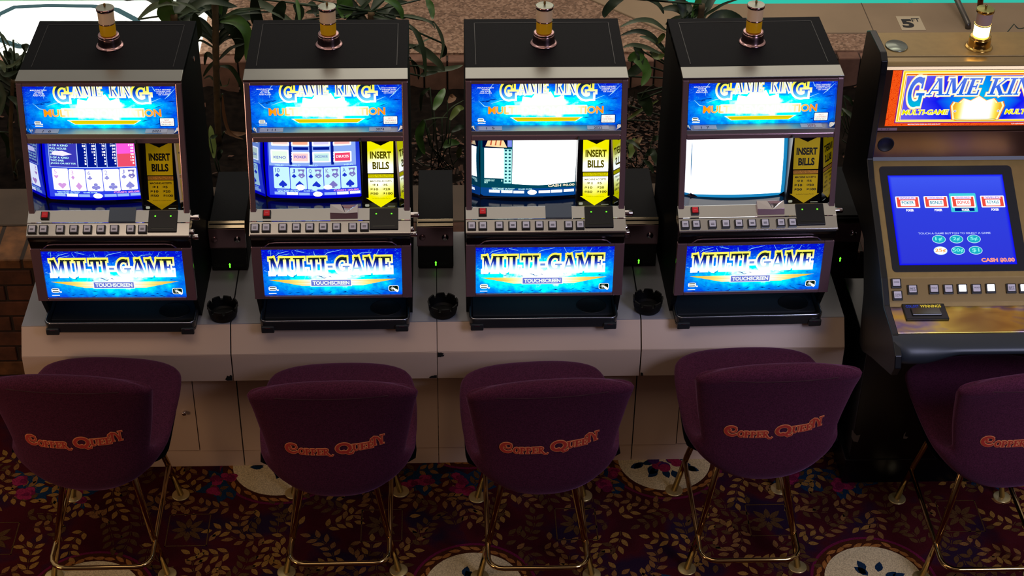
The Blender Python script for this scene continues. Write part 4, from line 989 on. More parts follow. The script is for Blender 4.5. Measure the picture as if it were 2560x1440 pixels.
# y, z, half width, edge raise z, edge forward y, thickness
ROWS=[(.250,.546,.135,.0,-.03,.030),(.236,.552,.185,.004,-.022,.042),(.19,.555,.228,.010,-.01,.05),(.11,.548,.246,.018,.0,.054),(.02,.535,.252,.028,.0,.056),(-.07,.515,.252,.042,.0,.058),(-.15,.475,.245,.080,.0,.06),(-.215,.447,.228,.122,.012,.062),(-.252,.472,.214,.12,.035,.06),(-.268,.55,.216,.066,.05,.056),(-.276,.64,.226,.026,.055,.052),(-.284,.725,.238,.006,.052,.05),(-.294,.805,.249,-.006,.046,.05),(-.303,.87,.258,-.02,.038,.054),(-.309,.908,.252,-.040,.03,.056),(-.311,.932,.212,-.038,.025,.036)]
def shell():
    NU,NV=56,28; P=[]
    for i in range(NU+1):
        y,z,w,ez,ey,th=cr(ROWS,i/NU)
        P.append([(Vector((w*v,y+ey*abs(v)**2.2,z+ez*abs(v)**2.4)),th,v,i/NU) for v in [-1+2*j/NV for j in range(NV+1)]])
        # cosine-space v to keep the rim round
        P[-1]=[]
        for j in range(NV+1):
            v=-math.cos(PI*j/NV); v=v*.6+(-1+2*j/NV)*.4
            P[-1].append((Vector((w*v,y+ey*abs(v)**2.2,z+ez*abs(v)**2.4)),th,v,i/NU))
    vs=[];fs=[]
    def nrm(i,j):
        a=P[min(i+1,NU)][j][0]-P[max(i-1,0)][j][0]; c=P[i][min(j+1,NV)][0]-P[i][max(j-1,0)][0]
        return c.cross(a).normalized()
    for s in (1,-1):
        for i in range(NU+1):
            for j in range(NV+1):
                p,th,v,u=P[i][j]; e=max(0,1-abs(v)**6)**.5; f=max(0,1-abs(2*u-1)**14)**.5
                t=th*.5*(e*f)
                if s<0: t*=1.15
                vs.append(p-nrm(i,j)*t*s)
    N=(NU+1)*(NV+1); W_=NV+1
    for i in range(NU):
        for j in range(NV):
            a=i*W_+j; fs.append((a,a+W_,a+W_+1,a+1)); fs.append((N+a,N+a+1,N+a+W_+1,N+a+W_))
    b=bmesh.new(); V=[b.verts.new(v) for v in vs]
    for f in fs: b.faces.new([V[k] for k in f])
    bmesh.ops.remove_doubles(b,verts=b.verts[:],dist=.0008); bmesh.ops.recalc_face_normals(b,faces=b.faces[:])
    return b,P
def make_stool():
    root=empty('bar_stool',(0,0,0))
    bmh,P=shell(); bvh=BVHTree.FromBMesh(bmh)
    pan=MB(); me=bmh.copy(); pan.bm(me,FAB,True); seat=pan.build('padded_shell',root); 
    seat['label']='plum upholstered one-piece seat and back'
    # seam welt round the outer back rim
    pts=[]
    for x,z in [(-.205,.60)]+[(-.212,.66),(-.219,.73),(-.231,.80),(-.243,.855),(-.244,.884),(-.225,.897),(-.16,.90),(-.08,.9),(0,.9),(.08,.9),(.16,.90),(.225,.897),(.244,.884),(.243,.855),(.231,.80),(.219,.73),(.212,.66),(.205,.60)]:
        h=bvh.ray_cast(Vector((x*1.03,-1,z-.012)),Vector((0,1,0)))[0]
        if h: pts.append(h+Vector((0,-.0002,0)))
    w=MB(); w.tube(pts[4:-4],.0021,mat('welt_plum','#35101c',.95),6); w.build('seam_welt',seat)
    # lettering
    lt=MB(); RED=mat('embroidery_red','#9c2a1c',.7,emit='#8c2016',es=.10); RIMC=mat('embroidery_rim','#c8784a',.7,emit='#b06038',es=.12)
    items=[(['C!'],-.153,-.111,.0,.041),(list('OPPER'),-.113,-.016,-.003,.027),(['Q!'],.0,.055,.0,.042),(list('UEE'),.053,.117,.006,.028),(['N!'],.117,.153,.013,.039)]
    for lay,(mm,gr) in enumerate(((RIMC,.10),(RED,.005))):
        for wd,xa,xb,zb,hh in items:
            Q,Wd=word(wd,gr*(.026/hh)*1.0)
            for q in Q:
                pp=[]
                c=[(q[0][k]+q[1][k])/2 for k in (0,1)]
                for p in q:
                    x=xa+(xb-xa)*p[0]/Wd; z=.648+zb+hh*p[1]+.05*x
                    h=bvh.ray_cast(Vector((x,-1,z)),Vector((0,1,0)))
                    if h[0] is None: break
                    pp.append(h[0]+h[1]*(.0012+.0012*lay))
                if len(pp)==4: lt.add(pp,[(0,1,2,3)],mm)
    q=lt.build('embroidered_lettering',seat); q['label']='red embroidered hotel lettering with copper outline'
    # underside shell
    under=MB(); NU=len(P)-1
    vs=[];fs=[]; rows=range(8,42,2); cols=range(2,27,2)
    for i in rows:
        for j in cols:
            p,th,v,u=P[i][j]; 
            a=P[i+1][j][0]-P[i-1][j][0]; c=P[i][j+1][0]-P[i][j-1][0]; n=c.cross(a).normalized(); vs.append(p+n*(th*.62))
    nc=len(list(cols)); nr=len(list(rows))
    for i in range(nr-1):
        for j in range(nc-1): a=i*nc+j; fs.append((a,a+1,a+nc+1,a+nc))
    # drawn only beneath the seat
    under.add(vs,[f for f in fs if all(vs[k].z<.53 and vs[k].y>-.2 for k in f)],BLKP,True)
    under.lathe([(0,.0),(.07,.0),(.075,-.008),(.05,-.03),(0,-.03)],(0,-.03,.515),BLKP,24)
    under.build('under_plate',root)
    bmh.free()
    return root
def make_base():
    """legs, footrest and discs, square with the cabinets"""
    out=[]
    BR=mat('brass_chrome','#b89a68',.12,1); GR=mat('disc_brass','#c9b478',.35,.8)
    for sx in (-1,1):
        for sy in (-1,1):
            b=MB(); b.tube([(sx*.188,sy*.195,.006),(sx*.155,sy*.185,.17),(sx*.10,sy*.13,.46),(sx*.085,sy*.11,.49),(sx*.05,sy*.06,.496)],.0105,BR,12); out.append(('leg',b,None))
            d=MB(); d.lathe([(0,.0042),(.029,.0042),(.0302,.0038),(.0312,.002),(.0312,0),(0,0)],(sx*.188,sy*.195,0),GR,28); out.append(('foot_disc',d,len(out)-1))
    b=MB(); r=.05; z=.15; x=.162
    b.tube([(-x,.185,z),(-x,.0,z),(-x,-.26,z)]+[(-x+r-r*math.cos(a),-.26-r*math.sin(a),z) for a in (.4,.8,1.2)]+[(-x+r,-.31,z),(x-r,-.31,z)]+[(x-r+r*math.sin(a),-.26-r*math.cos(a),z) for a in (.4,.8,1.2)]+[(x,-.26,z),(x,0,z),(x,.185,z)],.0085,BR,12)
    out.append(('footrest',b,None))
    return out
def finish_stool(root,base):
    made=[]
    for nm,b,par in base:
        o=b.build(nm,made[par] if par is not None else root); made.append(o)
ST=[(-.046,-.545,-4,0,.015,0),(.727,-.545,1,.006,-.03,0),(1.375,-.58,4,.004,0,0),(2.075,-.56,2,.012,0,.034),(2.862,-.62,6,-.008,.0,.036)]
s0_=make_stool(); finish_stool(s0_,make_base())
stools=[s0_]+[copy_tree(s0_) for _ in ST[1:]]
SL=['plum upholstered stool at the left edge, its seat turned slightly right','plum upholstered stool in front of the machine showing spades','plum upholstered stool in front of the machine with the cone picture','plum upholstered stool in front of the white-screen machine','plum upholstered stool in front of the gold machine, cut off by the right edge']
for s,(x,y,a,dx,dy,dz),lb in zip(stools,ST,SL):
    s.location=(x,y,0); s.rotation_euler=(0,0,math.radians(0)); tag(s,lb,'stool','plum bar stools lined up at the machines')
    for c in kids(s):
        if c.name.split('.')[0] in ('padded_shell','under_plate'): c.rotation_euler=(0,0,math.radians(a)); c.location=(dx,dy,dz)
# ================================================================== CARPET
def carpetmat():
    m,t,b=base_mat('carpet_maroon'); tc=t.new('ShaderNodeTexCoord'); n=t.new('ShaderNodeTexNoise'); n.inputs['Scale'].default_value=5; n.inputs['Detail'].default_value=3
    n2=t.new('ShaderNodeTexNoise'); n2.inputs['Scale'].default_value=300
    t.link(tc.outputs['Object'],n.inputs[0]); t.link(tc.outputs['Object'],n2.inputs[0])
    c=t.ramp(n.outputs[0],[(.35,lin('#2c090c')),(.5,lin('#380c10')),(.62,lin('#1c1020'))]); c=t.mix(.35,c,t.ramp(n2.outputs[0],[(.3,(.0,.0,.0)),(.7,(.03,.012,.016))]),'ADD')
    t.link(c,b.inputs['Base Color']); b.inputs['Roughness'].default_value=1; b.inputs['Specular IOR Level'].default_value=.0; return m
rn=random.Random(11)
f=MB(); f.add([(-4,-4.6,0),(7,-4.6,0),(7,.25,0),(-4,.25,0)],[(0,1,2,3)],carpetmat())
pile=lambda n,c: mat(n,c,1,spec=0,noise=(220,.35))
LEAFM=[pile('pile_tan','#6e4a28'),pile('pile_olive','#4a321c'),pile('pile_gold','#7e5a2a')]
ROSE=[pile('pile_rose','#7a1f3c'),pile('pile_wine','#5a1630')]; BLUE=pile('pile_blue_green','#16283c'); CREAM=pile('pile_cream','#bca87e'); RING=pile('pile_brown','#5a3018'); VIOL=pile('pile_violet','#3a1c4c')
def fp(pts,m,z): f.add([(x,y,z) for x,y in pts],[tuple(range(len(pts)))],m)
def leaf2(x,y,a,l,w,m,z=.0008):
    P=[(0,0),(.25,.42),(.5,.5),(.78,.3),(1,0),(.78,-.3),(.5,-.5),(.25,-.42)]
    fp([(x+math.cos(a)*l*u-math.sin(a)*w*v,y+math.sin(a)*l*u+math.cos(a)*w*v) for u,v in P],m,z)
MED=[(.479,-.192),(1.869,-.196),(1.167,-.83),(2.512,-.83),(-.101,-.84),(1.159,-.02),(-.9,-.2),(3.25,-.2)]
SQ=[(.187,-.528),(.853,-.52),(1.527,-.528),(2.199,-.523),(2.877,-.518),(-.468,-.555)]
for (x,y) in MED:
    for k,(r,m,z) in enumerate(((.215,ROSE[1],.0004),(.205,pile('pile_ring_dark','#3c1c10'),.0006),(.168,CREAM,.001))):
        fp([(x+r*math.cos(a*PI/24),y+r*math.sin(a*PI/24)) for a in range(48)],m,z)
    for k in range(34):
        a=2*PI*k/34; leaf2(x+.187*math.cos(a)-.01*math.cos(a+1.2),y+.187*math.sin(a)-.01*math.sin(a+1.2),a+PI/2+rn.uniform(-.5,.5),.042,.016,pile('pile_ring_leaf','#8a5628'),.0009)
    for k in range(16):
        a=rn.uniform(0,2*PI); r=rn.uniform(.03,.10); leaf2(x+r*math.cos(a),y+r*math.sin(a)*.7,a+rn.uniform(-.6,.6),.05,.028,BLUE,.0013)
    for k in range(8):
        a=rn.uniform(0,2*PI); r=rn.uniform(.0,.05); q=.022
        fp([(x+r*math.cos(a)+q*math.cos(t*PI/5),y-.02+r*math.sin(a)+q*math.sin(t*PI/5)) for t in range(10)],[VIOL,ROSE[0]][k%2],.0016+.00005*k)
def busy(x,y,e=0):
    if any((x-a)**2+(y-c)**2<(.225+e)**2 for a,c in MED): return True
    return any(abs(x-a)<.085+e and abs(y-c)<.09+e for a,c in SQ)
for (x,y) in SQ:
    w,h=.07,.078
    for q in ([(-w,-h),(w,-h)],[(w,-h),(w,h)],[(w,h),(-w,h)],[(-w,h),(-w,-h)]):
        for rb in ribbon([(x+p[0],y+p[1]) for p in q],.004,.002): fp([tuple(p) for p in rb],LEAFM[1],.0008)
    for k in range(8):
        a=k*PI/4+PI/8*0; leaf2(x+.008*math.cos(a),y+.008*math.sin(a),a,.058 if k%2 else .05,.022,LEAFM[1],.0009)
# rose clusters with dark foliage
for cx_,cy_ in [(x+.18*k,y+dy) for x in (.30,1.0,1.70,2.35,3.05,-.4) for k,dy,y in ((0,0,-.30),(.9,.05,-.37),(.2,-.62,-.28),(.9,-.5,-.35))]:
    if busy(cx_,cy_,-.06): continue
    for k in range(10):
        a=rn.uniform(0,2*PI); leaf2(cx_,cy_,a,rn.uniform(.06,.12),.05,BLUE,.0005+.00001*k)
    for j in range(4):
        ox,oy=rn.uniform(-.06,.06),rn.uniform(-.045,.045)
        for k in range(7):
            a=rn.uniform(0,2*PI); r=rn.uniform(0,.02); q=rn.uniform(.012,.02)
            fp([(cx_+ox+r*math.cos(a)+q*math.cos(t*PI/4),cy_+oy+r*math.sin(a)+q*math.sin(t*PI/4)*.9) for t in range(8)],ROSE[(j+k)%2],.001+.00003*k+.0002*j/4)
# leafy vines
PUT=[]
def free(x,y,d=.021):
    return all((x-a)**2+(y-c)**2>d*d for a,c in PUT)
for s in range(900):
    x=rn.uniform(-.75,3.6); y=rn.uniform(-1.05,-.17)
    if s<60: y=rn.uniform(-.5,-.2)
    if busy(x,y,.01): continue
    a=rn.uniform(0,2*PI); cv=rn.uniform(-.5,.5); m=rn.choice(LEAFM)
    for k in range(4):
        if busy(x,y,.012): break
        L=rn.uniform(.034,.046); hit=0
        for sg in (.8,-.8):
            mx_,my_=x+math.cos(a+sg)*L*.6,y+math.sin(a+sg)*L*.6
            if free(mx_,my_): leaf2(x+.006*math.cos(a+sg),y+.006*math.sin(a+sg),a+sg,L,.019,m); hit=1; N_=(mx_,my_); PUT.append(N_)
        if not hit: break
        for rb in ribbon([(x,y),(x+.022*math.cos(a),y+.022*math.sin(a))],.003): fp([tuple(p) for p in rb],LEAFM[1],.0006)
        x+=.034*math.cos(a); y+=.034*math.sin(a); a+=cv
    if free(x+.02*math.cos(a),y+.02*math.sin(a)): leaf2(x,y,a,.04,.02,m); PUT.append((x+.02*math.cos(a),y+.02*math.sin(a)))
fl=f.build('floor'); tag(fl,'dark floral carpet with leaf vines and cream medallions',None,None,'structure')
# ================================================================== BRICK PLANTER
BR_=[mat('brick_a','#573220',.85,noise=(14,.45),bump=(60,.6)),mat('brick_b','#44271b',.85,noise=(11,.5),bump=(60,.6)),mat('brick_c','#6a4424',.85,noise=(17,.5),bump=(60,.6))]
MORT=mat('mortar','#2e241e',.95)
pw=MB(); rn=random.Random(5)
pw.box(-1.35,3.9,.256,.47,0,.598,MORT)
z=.0; row=0
while z<.50:
    x=-1.35+(row%2)*-.105
    while x<(.0 if z<.5 else 3.9):
        pw.box(max(x,-1.35),x+.2,.25,.30,z+.004,z+.0655,rn.choice(BR_),.003,1); x+=.21
    z+=.0695; row+=1
x=-1.35
while x<3.9:
    pw.box(x,x+.0935,.25+rn.uniform(-.002,.002),.474,z+.004,.60+rn.uniform(-.002,.001),rn.choice(BR_),.004,1); x+=.1015
LED=mat('stone_ledge','#4a3c30',.8,noise=(5,.25),bump=(50,.4))
x=-1.35
k=0
while x<3.9:
    pw.box(x+.002,x+.298,.477,.73,.555,.6005,LED,.004,1); x+=.3; k+=1
p=pw.build('brick_planter'); tag(p,'long brick planter wall with stone ledge behind the slot machines','planter')
# garden soil
SOIL=mat('soil','#140e0a',1,spec=.1,noise=(30,.6))
gs=bmesh.new(); bmesh.ops.create_grid(gs,x_segments=120,y_segments=28,size=.5)
for v in gs.verts:
    v.co.x=v.co.x*5.3+1.3; v.co.y=v.co.y*1.06+1.26; v.co.z=.46+.03*noise.noise(v.co*7)+.02*noise.noise(v.co*23)
s=MB(); s.bm(gs,SOIL,True)
q=s.build('garden_soil'); tag(q,'dark garden soil of the planting bed',None,None,'structure')
ch=MB(); rn=random.Random(9); cms=[mat('bark_a','#40281c',.9),mat('bark_b','#281a12',.9),mat('bark_c','#5a3a2a',.9)]
for i in range(1100):
    if rn.random()<.6: x=rn.uniform(1.75,2.05); y=rn.uniform(1.0,1.6)
    elif rn.random()<.5: x=rn.uniform(.95,1.2); y=rn.uniform(.8,1.3)
    else: x=rn.uniform(-1,3.4); y=rn.uniform(.8,1.7)
    a=rn.uniform(0,PI); l=rn.uniform(.01,.03); w=l*.45; c,s_2=math.cos(a),math.sin(a); zz=.475+rn.uniform(0,.02); t=rn.uniform(-.6,.6)
    ch.add([(x+c*u*l-s_2*v*w,y+s_2*u*l+c*v*w,zz+t*u*l) for u,v in ((-.5,-.5),(.5,-.4),(.45,.5),(-.4,.45))],[(0,1,2,3)],rn.choice(cms))
q=ch.build('bark_mulch'); tag(q,'scattered brown bark mulch on the planting bed','mulch',None,'stuff')
# far brick edging
fe=MB(); x=-1.3; rn=random.Random(8); BP=[mat('edge_brick_a','#8a6656',.9,noise=(14,.3)),mat('edge_brick_b','#765444',.9,noise=(14,.3))]
while x<3.9:
    fe.box(x+.003,x+.095,1.735+rn.uniform(-.004,.004),1.80,.44,.592+rn.uniform(-.004,.003),rn.choice(BP),.004,1)
    x+=.1
fe.box(-1.3,3.9,1.75,1.795,.3,.585,MORT)
p=fe.build('brick_edging'); tag(p,'row of upright pinkish bricks edging the pool deck','edging')
# ================================================================== POOL DECK
def aggr():
    m,t,b=base_mat('exposed_aggregate'); tc=t.new('ShaderNodeTexCoord'); v=t.new('ShaderNodeTexVoronoi'); v.inputs['Scale'].default_value=90; n=t.new('ShaderNodeTexNoise'); n.inputs['Scale'].default_value=2.5
    t.link(tc.outputs['Object'],v.inputs[0]); t.link(tc.outputs['Object'],n.inputs[0])
    c=t.ramp(v.outputs['Color'],[(.2,lin('#5a4434')),(.5,lin('#8a6a54')),(.8,lin('#b09078'))]); c=t.mix(.35,c,t.ramp(n.outputs[0],[(.3,lin('#6a5040')),(.7,lin('#a08068'))]))
    t.link(c,b.inputs['Base Color']); b.inputs['Roughness'].default_value=.9
    bp=t.new('ShaderNodeBump'); bp.inputs['Strength'].default_value=.5; bp.inputs['Distance'].default_value=.003; t.link(v.outputs['Distance'],bp.inputs['Height']); t.link(bp.outputs[0],b.inputs['Normal']); return m
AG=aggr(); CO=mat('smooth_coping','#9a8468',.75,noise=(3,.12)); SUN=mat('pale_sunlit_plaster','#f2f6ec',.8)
d=MB()
d.prism_z([(.03,1.795),(2.9,1.795),(4.6,1.795),(4.6,1.935),(2.078,1.958),(1.757,2.29),(1.2,2.86),(-.2,4.4),(.03,4.0)],.45,.6,AG)
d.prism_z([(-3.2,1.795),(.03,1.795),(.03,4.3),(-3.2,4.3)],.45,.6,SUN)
q=d.build('pool_deck'); tag(q,'pebbled concrete pool deck with a pale sunlit part',None,None,'structure')
c=MB()
c.prism_z([(2.084,1.968),(4.6,1.943),(4.6,2.25),(2.147,2.254),(1.6,2.81),(1.2,2.87),(1.762,2.3)],.45,.601,CO,.006)
for xx in (2.998,4.0): c.box(xx,xx+.004,1.96,2.25,.598,.6018,mat('coping_joint','#5e5040',.9))
q=c.build('trim_1'); tag(q,'smooth beige pool coping',None,None,'structure')
WT_=mat('teal_pool_water','#00b5a0',.08,emit='#00b8a4',es=.62)  # emission makes the water glow, standing in for underwater lamps
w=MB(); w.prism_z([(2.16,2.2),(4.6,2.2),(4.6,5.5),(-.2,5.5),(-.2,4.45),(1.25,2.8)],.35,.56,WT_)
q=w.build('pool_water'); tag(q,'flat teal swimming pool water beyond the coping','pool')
# octagonal spa tile line in the sunlit part
sp=MB(); oc=[(-.905,2.08),(-.905,2.17),(-.845,2.248),(-.70,2.262),(-.5,2.254),(-.385,2.22),(-.285,2.12),(-.25,2.02),(-.30,1.93),(-.42,1.87),(-.75,1.87),(-.87,1.95)]
ring_=oc+[oc[0]]
for rb in ribbon([Vector(p) for p in ring_],.034): sp.add([(p[0],p[1],.6015) for p in rb],[(0,1,2,3)],mat('spa_tile_dark','#0a2a30',.4))
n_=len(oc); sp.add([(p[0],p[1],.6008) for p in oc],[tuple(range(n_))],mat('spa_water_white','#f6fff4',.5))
q=sp.build('hot_tub'); tag(q,'bright round-cornered tub outlined by a dark green tile line','hot tub')
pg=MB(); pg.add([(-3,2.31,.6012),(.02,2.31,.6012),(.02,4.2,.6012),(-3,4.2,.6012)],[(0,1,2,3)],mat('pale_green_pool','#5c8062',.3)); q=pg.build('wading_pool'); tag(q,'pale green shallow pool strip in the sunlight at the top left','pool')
mk=MB(); mk.box(3.129,3.238,1.978,2.112,.6005,.6035,mat('tile_cream','#c8b898',.5),.001)
A=Art(0,1,0,1,planemap((3.129,1.978,.6036),(1,0,0),(0,1,0))); A.mb=mk; A.text('5',.012,.065,.02,.105,mat('marker_ink','#0c0c10',.5),.05,h=1); A.text('FT',.064,.10,.078,.112,mat('marker_ink','#0c0c10'),.02,h=1)
q=mk.build('depth_marker'); tag(q,'cream depth marker tile reading 5 FT on the coping','pool marker')
r=empty('pool_handrail',(3.44,2.0,.6)); ro=(3.44,2.0,.6)
b=MB(); b.tube([(3.431,1.995,.6),(3.43,2.0,.62),(3.409,2.15,.665),(3.37,2.4,.72),(3.33,2.6,.70)],.013,mat('rail_grey','#6a6660',.35,.8),10); b.build('rail',r,ro)
b=MB(); b.tube([(3.487,2.02,.6),(3.478,2.05,.753),(3.47,2.08,.88),(3.46,2.2,.95),(3.44,2.5,.93)],.013,mat('rail_bronze','#7a4a34',.2,.9),10); b.build('post',r,ro)
tag(r,'metal pool handrail behind the lit lamp of the gold machine','handrail')
# ================================================================== PLANTS
LM=[mat('leaf_dark','#1c2e16',.5,noise=(9,.3)),mat('leaf_green','#3a5c24',.42,noise=(9,.3)),mat('leaf_dusty','#4a5840',.5,noise=(9,.2)),mat('leaf_brown','#6a4a30',.7),mat('leaf_yellow_green','#5a6a30',.45),mat('leaf_cream','#dcc490',.5)]
TRUNK=mat('ringed_stem','#4a3a20',.8,noise=(30,.4))
def leafmesh(mb,pts,w,m,rn,jy):
    P=[Vector(p) for p in pts]; n=len(P); S=[]
    for i in range(13):
        c=cr([tuple(p) for p in P],i/12); S.append(Vector(c)+Vector((0,jy*i/12,0)))
    vs=[]
    for i,p in enumerate(S):
        t=i/12; d=(S[min(i+1,12)]-S[max(i-1,0)]).normalized()
        view=Vector((0,-.8,.6)); s=d.cross(view).normalized()
        ww=w*.5*(min(1,(t+.12)*2.2)*(1-t**3)**.7+.02); tw=.35*math.sin(i*1.1+rn.random())
        s=(s+view*tw*.6).normalized(); mid=p-view*ww*.35
        vs+=[p-s*ww,mid,p+s*ww]
    fs=[]
    for i in range(12):
        a=i*3; fs+=[(a,a+3,a+4,a+1),(a+1,a+4,a+5,a+2)]
    mb.add(vs,fs,m,True)
